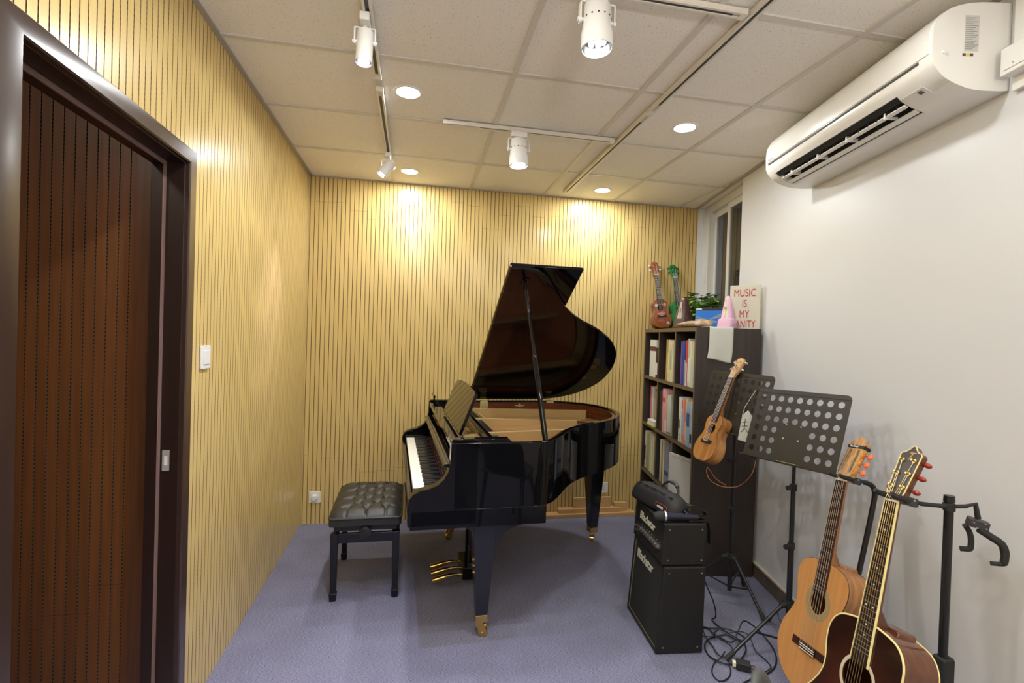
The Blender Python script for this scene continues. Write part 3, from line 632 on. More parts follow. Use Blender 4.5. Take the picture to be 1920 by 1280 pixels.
# ---------------------------------------------------------------- wall fittings
def fitting(name, label, cat, M, w, h, kind, group=None):
    e = empty(name, label, cat, mat=M, group=group)
    mb = MB(); mb.prism(rrect(-w/2, -h/2, w/2, h/2, .006), 0, .009); mb.build('face_plate', WHP, e, bevel=.003)
    if kind == 'switch':
        mb = MB(); mb.prism(rrect(-w*.30, -h*.30, w*.30, h*.30, .003), .009, .0125); mb.build('rocker', WHP, e, bevel=.0015)
    elif kind == 'plug':
        mb = MB(); mb.lathe([(.024, .009), (.024, .018), (.020, .030), (.0005, .031)], None, 20); mb.box((-.012, -.015, .03), (.012, .02, .048)); mb.build('plug_in_adapter', WHP, e, bevel=.002)
    elif kind == 'socket':
        mb = MB()
        for a, b in ((-.006, .012), (.006, .012), (-.008, -.012), (.008, -.012)): mb.box((a-.001, b-.004, .0088), (a+.001, b+.004, .0094))
        mb.build('socket_slots', SLOT, e)
    return e
MLW = Matrix(((0, 0, 1, LW), (-1, 0, 0, 0), (0, 1, 0, 0), (0, 0, 0, 1)))   # right-facing plate on left wall: x->-y, y->z, z->+x
def onleft(y, z): m_ = Matrix(((0, 0, 1, LW), (1, 0, 0, y), (0, 1, 0, z), (0, 0, 0, 1))); return m_
def onback(x, z): return Matrix(((1, 0, 0, x), (0, 0, -1, BW), (0, 1, 0, z), (0, 0, 0, 1)))
fitting('light_switch', 'white light switch on the slatted wall beside the doorway', 'switch', onleft(2.155, 1.355), .086, .092, 'switch')
fitting('wall_socket', 'white wall socket with an adapter plugged in, left of the piano bench', 'socket', onback(-.715, .205), .086, .086, 'plug')
fitting('wall_socket', 'white wall socket low on the slatted wall behind the piano tail leg', 'socket', onback(1.60, .215), .086, .086, 'socket')
# timber offcuts lying against the back wall below the piano
PINE = wood('pine_offcut', (.66, .42, .18), (.56, .33, .13), (3, 60, 60), .5)
for (x0, x1, y0, y1, z0, z1, lab) in ((1.00, 1.86, 3.90, 3.985, 0, .028, 'long flat pine board lying on the carpet along the back wall'), (1.20, 1.74, 3.93, 3.985, .029, .062, 'medium pine board stacked on the long board by the back wall'), (1.33, 1.66, 3.955, 3.975, .063, .145, 'pine board standing on edge against the back wall, on the stack'), (1.69, 1.80, 3.94, 3.98, .029, .098, 'short pine block at the right end of the board stack')):
    mb = MB(); mb.box((x0, y0, z0), (x1, y1, z1)); tag(mb.build('timber_board', PINE, bevel=.002), lab, 'board', 'pine boards by the back wall')
# ---------------------------------------------------------------- bookcase (local: x towards camera, y into the wall, front at y=0)
wb = Vector((.178, 1, 0)).normalized(); nb = Vector((-wb.y, wb.x, 0)); BD, BLn, BH = .41, 1.14, 1.568
org = Vector((2.134, 2.785, 0))+wb*(BLn/2)+nb*BD; BANG = atan2(-wb.y, -wb.x)
BCM = Matrix.Translation(org) @ Matrix.Rotation(BANG, 4, 'Z')
def bcm(x, y, z, rz=0): return BCM @ Matrix.Translation((x, y, z)) @ Matrix.Rotation(rz, 4, 'Z')
BK = empty('bookcase', 'dark brown open bookcase of twelve cubes against the white wall', 'bookcase', mat=BCM)
WEN = wood('wenge_laminate', (.045, .034, .029), (.032, .024, .020), (40, 40, 3), .42); EDG = mat('wenge_edge', (.14, .095, .055), .4)
t = .018; h2 = BLn/2
for s_ in (-1, 1):
    mb = MB(); x = s_*(h2-t/2); mb.box((x-t/2, .001, 0), (x+t/2, BD, BH-.026)); mb.mi = 1; mb.box((x-t/2, 0, 0), (x+t/2, .0011, BH-.026)); mb.build('side_panel', [WEN, EDG], BK, sm=0)
mb = MB(); mb.box((-h2-.001, .001, BH-.026), (h2+.001, BD, BH)); mb.mi = 1; mb.box((-h2-.001, -.001, BH-.026), (h2+.001, .001, BH)); mb.build('top_board', [WEN, EDG], BK, sm=0)
ROWZ = [1.18, .79, .40, .03]; cw = (BLn-2*t-2*t)/3
CX = [(-h2+t+k*(cw+t), -h2+t+k*(cw+t)+cw) for k in range(3)]
for k in (0, 1):
    x = CX[k][1]; mb = MB(); mb.box((x, .003, .03), (x+t, BD-.01, BH-.026)); mb.mi = 1; mb.box((x, .002, .03), (x+t, .003, BH-.026)); mb.build('divider', [WEN, EDG], BK, sm=0)
for z in ROWZ:
    for a, b in CX:
        mb = MB(); mb.box((a, .003, z-.024), (b, BD-.01, z)); mb.mi = 1; mb.box((a, .002, z-.024), (b, .003, z)); mb.build('shelf', [WEN, EDG], BK, sm=0)
mb = MB(); mb.box((-h2+t, BD-.009, .03), (h2-t, BD-.003, BH-.026)); mb.build('back_panel', WEN, BK, sm=0)
PAGE = mat('paper', (.72, .70, .62), .8)
def cmat(c, r=.45):
    k = 'cover_%02d%02d%02d' % tuple(int(v*99) for v in c); return mat(k, c, r, var=.06, vs_=30)
cols = dict(white=(.72, .72, .68), cream=(.72, .66, .45), orange=(.78, .20, .06), yellow=(.78, .62, .16), olive=(.38, .36, .16), purple=(.16, .08, .36), navy=(.04, .09, .30), green=(.05, .30, .20), red=(.62, .06, .05), grey=(.36, .36, .34), pink=(.75, .25, .32), khaki=(.42, .34, .12), blue=(.03, .16, .62), black=(.02, .02, .025), maroon=(.12, .03, .04), rose=(.70, .35, .36), mint=(.55, .62, .52), sky=(.28, .45, .60), brown=(.25, .15, .08), lavender=(.30, .34, .52), paleyellow=(.72, .72, .36), silver=(.5, .5, .5))
used_labels = {}
ROWN = ['top', 'second', 'third', 'bottom']; COLN = ['far', 'middle', 'near']
NTH = ['first', 'second', 'third', 'fourth', 'fifth', 'sixth', 'seventh', 'eighth', 'ninth', 'tenth', 'eleventh', 'twelfth', 'thirteenth', 'fourteenth']
def book(c, r, x, th, h, d, col, i, y0=.06, lean=0, second=None, kind='book', extra=''):
    zb = ROWZ[r]; col_ = cols[col]
    a0 = ['slim', 'thick'][th > .02]
    lab = '%s %s %s in the %s cube of the %s row, %s from the far side%s' % (a0, col, kind, COLN[c], ROWN[r], NTH[i], extra)
    M = bcm(x+th/2, y0, zb+.0005) @ Matrix.Rotation(lean, 4, 'Y')
    name = {'book': 'book', 'binder': 'ring_binder', 'folder': 'paper_folder', 'magazine': 'magazine'}[kind]
    e = empty(name, lab, kind, mat=M, group='books and folders in the bookcase')
    tt = min(.0022, th*.2); mb = MB()
    mb.box((-th/2, 0, 0), (-th/2+tt, d, h)); mb.box((th/2-tt, 0, 0), (th/2, d, h)); mb.box((-th/2+tt, 0, 0), (th/2-tt, tt, h)); mb.build('cover', cmat(col_), e, sm=0)
    mb = MB(); mb.box((-th/2+tt, tt, .003), (th/2-tt, d-.004, h-.003)); mb.build('pages', PAGE, e, sm=0)
    if second:
        f0, f1, c2 = second; mb = MB(); mb.box((-th/2-.0002, -.0006, h*f0), (th/2+.0002, .0002, h*f1)); mb.build('spine_label', cmat(cols[c2]), e, sm=0)
    return e
def fill(c, r, items, start, y0=.05, k=1):
    """items: (colour, thickness, height, depth, second, kind)"""
    a, b = CX[c]; x = a+(b-a)*start; i = 0
    for it in items:
        col, th, h, d = it[:4]; th *= k; sec = it[4] if len(it) > 4 else None; kd = it[5] if len(it) > 5 else 'book'
        if x+th > b-.001: break
        book(c, r, x, th, h, d, col, i, y0+random.uniform(-.005, .008), second=sec, kind=kd); x += th+.0015; i += 1
fill(0, 0, [('white', .17, .30, .24, (.70, .82, 'maroon'), 'binder'), ('black', .045, .24, .22, (.1, .5, 'white'))], .30, .012)
fill(1, 0, [('orange', .026, .30, .22), ('khaki', .018, .305, .22), ('olive', .014, .30, .21, (.2, .7, 'paleyellow')), ('paleyellow', .022, .305, .22, (.05, .45, 'white')), ('cream', .018, .30, .22, (.1, .6, 'yellow')), ('yellow', .02, .30, .21), ('cream', .022, .29, .22, (.3, .8, 'grey')), ('mint', .015, .30, .22), ('cream', .02, .30, .22)], .38, .012, .92)
fill(2, 0, [('purple', .025, .295, .22), ('navy', .022, .30, .22), ('green', .02, .30, .22, (0, .45, 'white')), ('navy', .008, .30, .22), ('grey', .015, .17, .2), ('red', .024, .305, .22, (0, .5, 'white')), ('red', .018, .30, .22, (.0, .3, 'rose')), ('silver', .045, .315, .23, (.1, .6, 'white'), 'binder'), ('cream', .022, .30, .22, (.05, .7, 'white')), ('khaki', .014, .295, .22), ('paleyellow', .02, .30, .22, (.05, .6, 'mint')), ('cream', .016, .28, .22), ('silver', .02, .30, .22)], .26, .012, .78)
fill(0, 1, [('pink', .045, .30, .23, None, 'folder'), ('white', .03, .295, .23), ('silver', .022, .29, .22), ('khaki', .075, .315, .24, (.86, .90, 'black'), 'binder'), ('blue', .05, .27, .235, None, 'folder'), ('blue', .03, .26, .23, (.55, .7, 'rose')), ('sky', .02, .27, .22)], .08, .055)
fill(1, 1, [('black', .03, .30, .23), ('black', .03, .31, .24, (.1, .9, 'maroon')), ('maroon', .022, .31, .23, (.9, 1, 'purple')), ('rose', .055, .325, .24, (.70, .80, 'red'), 'folder'), ('rose', .03, .32, .24, (.05, .3, 'white'), 'folder'), ('mint', .075, .29, .25, (.03, .06, 'black'), 'folder')], .08, .012)
fill(2, 1, [('white', .032, .305, .23, (.3, .5, 'brown')), ('white', .016, .30, .22, (.0, .2, 'olive')), ('sky', .02, .29, .22, (.8, 1, 'red')), ('rose', .018, .30, .22, (.1, .3, 'orange')), ('orange', .016, .29, .22, (.2, .7, 'sky')), ('sky', .018, .30, .22, (.1, .5, 'cream')), ('yellow', .022, .305, .23, (.05, .55, 'rose')), ('sky', .05, .29, .24, (.45, .75, 'navy'), 'folder'), ('silver', .03, .30, .23, (.1, .3, 'black'))], .22, .012)
fill(0, 2, [('white', .022, .31, .23, (.2, .6, 'black')), ('brown', .018, .30, .22), ('cream', .026, .31, .23), ('khaki', .02, .30, .22), ('cream', .024, .305, .23, (0, .3, 'olive')), ('olive', .018, .30, .22), ('mint', .022, .31, .22), ('cream', .026, .30, .23, (.5, .8, 'silver')), ('paleyellow', .018, .295, .22), ('grey', .03, .30, .23), ('cream', .02, .305, .22)], .05, .02)
fill(1, 2, [('white', .022, .32, .23), ('cream', .02, .32, .23), ('brown', .01, .31, .22), ('cream', .018, .32, .22), ('paleyellow', .02, .315, .23), ('grey', .014, .31, .22), ('lavender', .09, .315, .25, (.25, .36, 'navy'), 'folder')], .12, .02)
e = empty('paper_folder', 'large white sheet folder standing in the near cube of the third row', 'folder', mat=bcm(CX[2][0]+.10, .015, ROWZ[2]+.001, R(20)), group='books and folders in the bookcase')
mb = MB(); mb.box((-.10, 0, 0), (.16, .012, .295)); mb.build('cover', cmat(cols['white']), e, sm=0)
mb = MB(); mb.box((-.06, -.0006, .272), (.12, .0, .275)); mb.build('printed_line', mat('grey_print', (.3, .3, .3), .6), e, sm=0)
e = tag(MB().box((-.05, -.07, 0), (.06, .05, .05)).build('paper_stack', cmat((.66, .66, .56)), bevel=.004), 'pale stack of crumpled papers in the bottom near cube behind the amplifier', 'papers'); e.matrix_world = bcm(CX[2][1]-.08, .08, ROWZ[3]+.001)
e = tag(MB().box((-.08, 0, 0), (.085, .042, .030)).build('booklet', cmat(cols['white'])), 'white booklet pile on the yellow booklet in the far cube of the second row', 'booklet'); e.matrix_world = bcm(CX[0][0]+.24, -.005, ROWZ[1]+.0135) @ Matrix.Rotation(R(0), 4, 'X')
mb = MB(); mb.box((-.09, 0, 0), (.09, .045, .012)); e = tag(mb.build('booklet', cmat(cols['yellow'])), 'yellow booklet lying flat in the far cube of the second row', 'booklet'); e.matrix_world = bcm(CX[0][0]+.24, -.008, ROWZ[1]+.001)
# put books of that cube on top? they stand behind the flat booklets
# ---------------------------------------------------------------- things on top of the bookcase
ZTOP = BH+.0005
mb = MB()   # cloth draped over near edge
def cl(u, v):
    x0 = .36+.215*min(1, v*2.0)
    wv = .0025*sin(9*u+4*v)
    if v < .46: x = .42+(h2+.003-.42)*(v/.46); z = BH+.004
    else:
        q = (v-.46)/.54; x = h2+.004+.004*sin(q*2.5)+.004*sin(u*7)*q; z = BH+.004-.195*q-(.03*u*q)
    y = .090+.150*u-.030*max(0, v-.46)/.54-.01*sin(v*5)
    if v > .46 and v < .5: x -= .001
    return Vector((x, y, z+wv*.4))
mb.grid(cl, 14, 40); ob = mb.build('cloth', mat('linen', (.60, .60, .54), .85, bump=.3, bs=900), sm=60); ob.matrix_world = BCM
sm_ = ob.modifiers.new('thick', 'SOLIDIFY'); sm_.thickness = .003; sm_.offset = 1
tag(ob, 'pale grey cloth hanging over the near top edge of the bookcase', 'cloth')
mb = MB(); 
# sign
a = Vector((.420, .272)); b = Vector((.552, .404)); ang = atan2(b.y-a.y, b.x-a.x); W_ = (b-a).length
M = BCM @ Matrix.Translation((a.x, a.y, ZTOP)) @ Matrix.Rotation(ang, 4, 'Z')
e = empty('sign_canvas', 'square canvas sign reading MUSIC IS MY SANITY in red letters', 'sign', mat=M)
mb = MB(); mb.box((0, 0, 0), (W_, .018, .283)); mb.build('canvas', mat('canvas_cream', (.66, .63, .53), .8), e, bevel=.002)
RED = mat('red_paint', (.48, .03, .05), .6)
mb = MB(); mb.box((W_-.0005, .0, .0), (W_+.001, .018, .283)); mb.build('canvas_edge', mat('canvas_edge', (.80, .70, .42), .7), e)
for k, (wrd, zz, sz) in enumerate((('MUSIC', .209, .070), ('IS', .142, .066), ('MY', .074, .066), ('SANITY', .010, .066))):
    text('lettering', wrd, sz, RED, Matrix.Translation((W_/2, -.0008, zz)) @ Matrix.Rotation(R(90), 4, 'X'), e, .0004, 'CENTER', sx=.68 if len(wrd) < 6 else .64)
# metronomes
def metronome(name, label, M, col, col2, h, wb_, rounded):
    e = empty(name, label, 'metronome', mat=M)
    def rings(prof, open_front=False):
        mb = MB(); R_ = []
        for z, hw, hd in prof:
            pts = rrect(-hw, -hd, hw, hd, min(hw, hd)*(.5 if rounded else .12), 4); R_.append([mb.b.verts.new((p[0], p[1], z)) for p in pts])
        for A, B in zip(R_, R_[1:]):
            for i in range(len(A)): mb._f([A[i], A[(i+1) % len(A)], B[(i+1) % len(A)], B[i]])
        mb._f(R_[0][::-1]); mb._f(R_[-1]); return mb
    if rounded: prof = [(0, wb_*.95, wb_*.85), (.006, wb_, wb_*.9), (h*.28, wb_*.86, wb_*.78), (h*.30, wb_*.60, wb_*.62), (h*.75, wb_*.36, wb_*.38), (h*.93, wb_*.26, wb_*.28), (h*.985, wb_*.15, wb_*.16), (h, wb_*.03, wb_*.03)]
    else: prof = [(0, wb_, wb_*.85), (.012, wb_, wb_*.85), (.013, wb_*.93, wb_*.8), (h*.30, wb_*.80, wb_*.70), (h*.93, wb_*.36, wb_*.33), (h, wb_*.22, wb_*.2)]
    rings(prof).build('body', col, e, sm=40)
    # scale plate and pendulum on the front (-x side)
    def fx(z): return -(wb_*(.80 if not rounded else .58)-(z-h*.3)*wb_*(.62 if not rounded else .45)/h)-.001
    mb = MB(); z0, z1 = h*.32, h*.88; mb._f([mb.b.verts.new((fx(z0)-.001, -wb_*.3, z0)), mb.b.verts.new((fx(z0)-.001, wb_*.3, z0)), mb.b.verts.new((fx(z1)-.001, wb_*.12, z1)), mb.b.verts.new((fx(z1)-.001, -wb_*.12, z1))]); mb.build('scale_plate', col2, e)
    mb = MB(); mb.cyl((fx(z0)-.006, 0, z0), (fx(z1)-.006, 0, z1), .0018, n=8); zz = h*.62; mb.box((fx(zz)-.012, -.007, zz-.008), (fx(zz)-.004, .007, zz+.008)); mb.build('pendulum', CHR, e)
    mb = MB(); mb.cyl((wb_*.3, -wb_*.78, h*.14), (wb_*.3, -wb_*.98, h*.14), .008, n=12); mb.build('winding_knob', CHR, e)
    return e
metronome('metronome', 'dark brown pyramid metronome in front of the green ukulele', bcm(.10, .085, ZTOP, R(90+35)), mat('metronome_brown', (.085, .035, .028), .3, coat=.3), mat('metronome_plate', (.55, .48, .38), .4), .215, .062, False)
metronome('metronome', 'pale pink metronome beside the canvas sign', bcm(.48, .235, ZTOP, R(90+40)), mat('metronome_pink', (.78, .48, .66), .35), mat('pink_plate', (.8, .72, .55), .4), .210, .058, True)
# picture box, books behind, patterned pouch
M = bcm(.27, .21, ZTOP, R(48)); e = empty('picture_box', 'box with a bright blue wing picture, between the potted plant and the pink metronome', 'box', mat=M)
mb = MB(); mb.box((-.105, 0, 0), (.105, .035, .145)); mb.build('box_body', mat('box_dark', (.03, .025, .04), .4), e, bevel=.0015)
mb = MB(); mb.box((-.104, -.0012, .004), (.104, -.0002, .125)); mb.build('blue_panel', mat('box_blue', (.03, .20, .72), .3), e)
mb = MB(); mb.prism(smooth_closed([(-.10, .085, 0), (-.02, .065, 0), (.06, .05, 0), (.095, .05, 0), (.02, .04, 0), (-.06, .06, 0)], 4), .0013, .002, MX); mb.prism([(-.02, .06), (.03, .085), (.095, .12), (.06, .075)], .0013, .002, MX); mb.build('wing_print', mat('wing_grey', (.25, .33, .42), .4), e)
mb = MB(); mb.box((-.10, -.0012, .129), (-.06, -.0004, .142)); mb.build('label_print', mat('label_white', (.7, .7, .7), .5), e)
for k, (dx, c_, hh) in enumerate(((.0, 'brown', .135), (.016, 'cream', .14), (.034, 'yellow', .13))):
    o = MB().box((0, 0, 0), (.014 if k < 2 else .02, .11, hh)).build('booklet', cmat(cols[c_])); o.matrix_world = bcm(.335+dx, .285+.01*k, ZTOP, R(-10)); tag(o, '%s booklet standing behind the blue picture box on the bookcase' % c_, 'booklet', 'booklets on the bookcase top')
o = MB().box((-.06, -.02, 0), (.06, .02, .012)).build('tape_box', cmat(cols['sky'])); o.matrix_world = bcm(.43, .34, ZTOP+.1425); 
bpy.data.objects.remove(o)
def pouch(u, v):
    a = u*2*pi; b = v*pi; return Vector((.15*cos(a)*sin(b)**.6*(1-.06*cos(a)), .042*sin(a)*sin(b)**.6, .022-.021*cos(b)*(1+(.40*cos(a)+.25*sin(a*3+1))*(cos(b) < 0))))
mb = MB(); mb.grid(pouch, 28, 12); mt_, nt, bb = nodes('pouch_pattern'); setp(bb, (.5, .45, .35), .7)
nv = nt.nodes.new('ShaderNodeTexVoronoi'); nv.inputs['Scale'].default_value = 28; nt.links.new(nt.nodes.new('ShaderNodeTexCoord').outputs['Object'], nv.inputs[0])
cr_ = nt.nodes.new('ShaderNodeValToRGB'); el = cr_.color_ramp.elements; el[0].color = (.55, .38, .12, 1); el[1].color = (.55, .52, .45, 1); el.new(.3).color = (.16, .22, .16, 1); el.new(.5).color = (.42, .22, .10, 1); nt.links.new(nv.outputs['Distance'], cr_.inputs[0]); nt.links.new(cr_.outputs[0], bb.inputs['Base Color'])
o = mb.build('fabric_pouch', mt_, sm=70); o.matrix_world = bcm(.32, .085, ZTOP+.004, R(30)); tag(o, 'flat patterned fabric pouch lying at the front of the bookcase top', 'pouch')
# potted plant
e = empty('potted_plant', 'leafy green plant in a small dark pot on the bookcase by the window', 'plant', mat=bcm(-.02, .26, ZTOP))
mb = MB(); mb.lathe([(.045, 0), (.058, .085), (.061, .088), (.054, .088), (.05, .07), (.0005, .07)], None, 24); mb.build('pot', mat('pot_dark', (.03, .03, .03), .4), e)
LG = mat('leaf_light', (.20, .36, .07), .5, var=.3, vs_=40); LD = mat('leaf_dark', (.03, .10, .03), .5, var=.3, vs_=40)
rnd = random.Random(3)
for nm, mt_, N_, cx_, cz_, sp in (('foliage', LG, 260, .03, .150, .095), ('dark_foliage', LD, 110, -.01, .20, .10)):
    mb = MB()
    for k in range(N_):
        a = rnd.uniform(0, 2*pi); rr = sp*rnd.random()**.6; hgt = cz_+rnd.uniform(-.075, .065); p = Vector((cx_+rr*cos(a)*1.25, rr*sin(a), hgt)); mb.tube([(0, 0, .07), (p.x*.6, p.y*.6, hgt*.8), p], .0009, 4)
        d = Vector((cos(a), sin(a), rnd.uniform(-.5, .6))).normalized(); sd = d.cross(Vector((0, 0, 1))).normalized(); nn = sd.cross(d); L_ = rnd.uniform(.034, .058); w2 = L_*.42
        V = [mb.b.verts.new(q) for q in (p, p+d*L_*.35+sd*w2+nn*.004, p+d*L_*.75+sd*w2*.75, p+d*L_, p+d*L_*.75-sd*w2*.75, p+d*L_*.35-sd*w2+nn*.004)]; mid = mb.b.verts.new(p+d*L_*.5-nn*.004)
        for i in range(6): mb._f([V[i], V[(i+1) % 6], mid])
    tag(mb.build(nm, mt_, e, sm=0), kind='stuff')
# ---------------------------------------------------------------- amplifier stack (front face at local y=0)
AM = Matrix.Translation((1.1655, 2.349, 0)) @ Matrix.Rotation(atan2(-.996, -.09), 4, 'Z')
TOL = mat('black_tolex', (.013, .013, .012), .5, bump=.5, bs=900, spec=.4); GRL = mat('grille_cloth', (.018, .020, .017), .75, bump=.6, bs=1500); BADGE = mat('badge_cream', (.62, .60, .48), .35)
PIPG = mat('gold_piping', (.20, .17, .09), .5)
def corner_screws(e, pts, M=None):
    for p, q in pts: MB().cyl(p, q, .0045, .0035, n=10).build('screw', CHR, e)
def speaker_box(M, W, D0, D1, H, name, label, cat):
    """side profile: D0 front setback at the top"""
    e = empty(name, label, cat, mat=M)
    pr = [(0.0, .006), (D0, H), (D1, H), (D1*.985, .006)]
    def inset(p, k): c = Vector((sum(a for a, b in p)/4, sum(b for a, b in p)/4)); return [(a+(c.x-a)*k, b+(c.y-b)*k) for a, b in p]
    MS = Matrix(((0, 0, 1, 0), (1, 0, 0, 0), (0, 1, 0, 0), (0, 0, 0, 1)))   # (y,z) outline extruded in x
    for s_ in (-1, 1):
        mb = MB(); mb.prism(pr, s_*W/2-(.016 if s_ > 0 else 0), s_*W/2+(.016 if s_ < 0 else 0), MS); mb.build('side_board', TOL, e, bevel=.006, seg=3)
    mb = MB(); q = Vector((D0, H)) ; mb.box((-W/2+.014, D0, H-.016), (W/2-.014, D1, H)); mb.build('top_board', TOL, e, bevel=.006, seg=3)
    mb = MB(); mb.box((-W/2+.014, .002, .006), (W/2-.014, D1*.985, .022)); mb.build('bottom_board', TOL, e, bevel=.005)
    mb = MB(); mb.prism([(D1-.012, .02), (D1-.012, H-.014), (D1-.004, H-.014), (D1-.008, .02)], -W/2+.014, W/2-.014, MS); mb.build('rear_panel', MATTE, e)
    for x in (-W/2+.04, W/2-.04):
        for y in (.04, D1-.04): MB().cyl((x, y, 0), (x, y, .008), .012, n=12).build('rubber_foot', RUB, e)
    return e, MS
cab, MS = speaker_box(AM, .405, .030, .236, .413, 'speaker_cabinet', 'tall black guitar speaker cabinet standing on the carpet, lower of the stack', 'speaker')
mb = MB(); mb.prism([(.010, .022), (.038, .398), (.044, .398), (.016, .022)], -.187, .187, MS); mb.build('grille', GRL, cab)
mb = MB(); a0, a1 = (.008, .024), (.036, .396); mb.tube([(-.184, a0[0], a0[1]), (.184, a0[0], a0[1]), (.184, a1[0], a1[1]), (-.184, a1[0], a1[1])], .0022, 6, closed=True); mb.build('piping', PIPG, cab)
corner_screws(cab, [((.2025, y, z), (.2052, y, z)) for y, z in ((.035, .035), (.205, .035), (.055, .385), (.215, .385))])
sl = atan2(.028, .376)
text('badge', 'Blackstar', .062, BADGE, Matrix.Translation((-.150, .030, .318)) @ Matrix.Rotation(R(90)-sl, 4, 'X'), cab, .0015, sx=1.08, space=.88)
hd, MS = speaker_box(AM @ Matrix.Translation((.004, .018, .4135)), .385, .012, .215, .20, 'amplifier_head', 'black guitar amplifier head with control knobs, stacked on the cabinet', 'amplifier')
mb = MB(); mb.prism([(.012, .095), (.020, .185), (.026, .185), (.018, .095)], -.177, .177, MS); mb.build('front_panel', TOL, hd)
mb = MB(); mb.prism([(.004, .024), (.004, .05), (.016, .095), (.03, .095), (.03, .024)], -.177, .177, MS); mb.build('control_panel', MATTE, hd, bevel=.002)
text('badge', 'Blackstar', .052, BADGE, Matrix.Translation((-.135, .0125, .118)) @ Matrix.Rotation(R(84), 4, 'X'), hd, .0015, sx=1.22, space=.88)
for k in range(8):
    x = -.085+k*.032; MB().lathe([(.0135, 0), (.0135, .006), (.0105, .019), (.0005, .0195)], Matrix.Translation((x, .0105, .072)) @ Matrix.Rotation(R(75+0), 4, 'X'), 16).build('knob', mat('knob_silver', (.25, .25, .24), .25, metal=.8), hd)
for k in range(3): MB().cyl((-.16+k*.018, .012, .065), (-.16+k*.018, -.004, .068), .004, n=8).build('toggle', CHR, hd)
MB().cyl((-.15, .01, .045), (-.15, -.006, .045), .008, n=12).build('jack_socket', CHR, hd)
mb = MB()
for k in range(8): mb.box((-.085+k*.032-.003, .008, .0945), (-.085+k*.032+.003, .0105, .0948))
mb.build('panel_print', mat('print_white', (.6, .6, .6), .6), hd)
corner_screws(hd, [((.1925, y, z), (.1952, y, z)) for y, z in ((.03, .03), (.195, .03), (.035, .175), (.195, .175))])
# things on top of the head
TZ = .4135+.2005
e = empty('instrument_bag', 'long black padded instrument bag with a red-edged tag on the amplifier head', 'bag', mat=AM @ Matrix.Translation((-.050, .10, TZ)) @ Matrix.Rotation(R(13), 4, 'Z'))
NYL = mat('black_nylon', (.016, .016, .016), .6, bump=.4, bs=700)
mb = MB(); R_ = []
for i in range(21):
    x = -.19+.38*i/20; k = 1-.45*(abs(i-10)/10)**8; sg = 1+.03*sin(i*1.7); pr = smooth_closed([(-.062*k, .006, 0), (-.060*k, .055*k, 0), (-.03*k, .092*k*sg, 0), (.03*k, .094*k*sg, 0), (.058*k, .055*k, 0), (.060*k, .006, 0)], 4)
    R_.append([mb.b.verts.new((x, p.x, p.y)) for p in pr])
for A, B in zip(R_, R_[1:]):
    for i in range(len(A)): mb._f([A[i], A[(i+1) % len(A)], B[(i+1) % len(A)], B[i]])
mb._f(R_[0][::-1]); mb._f(R_[-1]); mb.build('bag_body', NYL, e, sm=50)
mb = MB(); mb.tube([(-.15, -.028, .092), (0, -.028, .0955), (.15, -.028, .091)], .0025, 6); mb.tube([(-.15, -.035, .088), (0, -.035, .0915), (.15, -.035, .087)], .0018, 6); mb.build('zip', MATTE, e)
tm = Matrix.Translation((.105, -.0655, .036)) @ Matrix.Rotation(R(84), 4, 'X')
mb = MB(); mb.prism(rrect(-.042, -.017, .048, .017, .01), 0, .002, tm); mb.build('tag', RUB, e); mb = MB(); mb.tube([tm @ Vector((a, b, .0022)) for a, b in rrect(-.042, -.017, .048, .017, .01)], .0011, 5, closed=True); mb.build('tag_edge', mat('tag_red', (.55, .03, .02), .5), e)
mb = MB(); mb.prism(rrect(-.028, -.006, .020, .006, .002), .002, .003, tm); mb.build('tag_print', mat('tag_white', (.6, .6, .6), .5), e)
mb = MB(); mb.tube(smooth_open([(-.03, .03, .092), (.0, .045, .125), (.05, .05, .135), (.09, .045, .118), (.11, .03, .09)], 6), [.006]*25, 8); mb.build('handle', NYL, e, sm=60)
mb = MB(); mb.tube(smooth_open([(.035, .049, .133), (.06, .05, .134), (.085, .046, .121)], 4), .010, 8); mb.build('handle_grip', mat('grip_grey', (.06, .06, .07), .5), e, sm=60)
e = empty('microphone', 'black handheld microphone with silver ring lying on the amplifier head', 'microphone', mat=AM @ Matrix.Translation((.158, .04, TZ+.0255)) @ Matrix.Rotation(R(84), 4, 'Z') @ Matrix.Rotation(R(90), 4, 'Y'))
mb = MB(); mb.lathe([(.0005, -.052), (.012, -.050), (.020, -.040), (.0235, -.026), (.0235, -.01), (.021, 0)], None, 24); mb.build('grille_head', mat('mic_mesh', (.05, .05, .05), .5, metal=.6, bump=1, bs=900), e)
mb = MB(); mb.lathe([(.0235, 0), (.0245, .002), (.0245, .007), (.0225, .009)], None, 24); mb.build('ring', mat('mic_ring', (.6, .6, .6), .3, metal=.7), e)
mb = MB(); mb.lathe([(.0215, .009), (.0195, .03), (.015, .12), (.013, .16), (.0005, .161)], None, 24); mb.build('handle', mat('mic_blue_black', (.012, .013, .03), .35), e)
e = empty('mic_holster', 'black folded strap holster on the near right corner of the amplifier head', 'strap', mat=AM @ Matrix.Translation((.150, .185, TZ)))
mb = MB()
def band(pts, w, th, ax):
    P_ = smooth_open(pts, 8); ax = Vector(ax); V = []
    for i, p in enumerate(P_):
        t_ = (P_[min(i+1, len(P_)-1)]-P_[max(i-1, 0)]).normalized(); nn = t_.cross(ax).normalized()
        V.append([mb.b.verts.new(p+a*ax*w/2+b*nn*th/2) for a, b in ((-1, -1), (1, -1), (1, 1), (-1, 1))])
    for A, B in zip(V, V[1:]):
        for i in range(4): mb._f([A[i], A[(i+1) % 4], B[(i+1) % 4], B[i]])
    mb._f(V[0][::-1]); mb._f(V[-1])
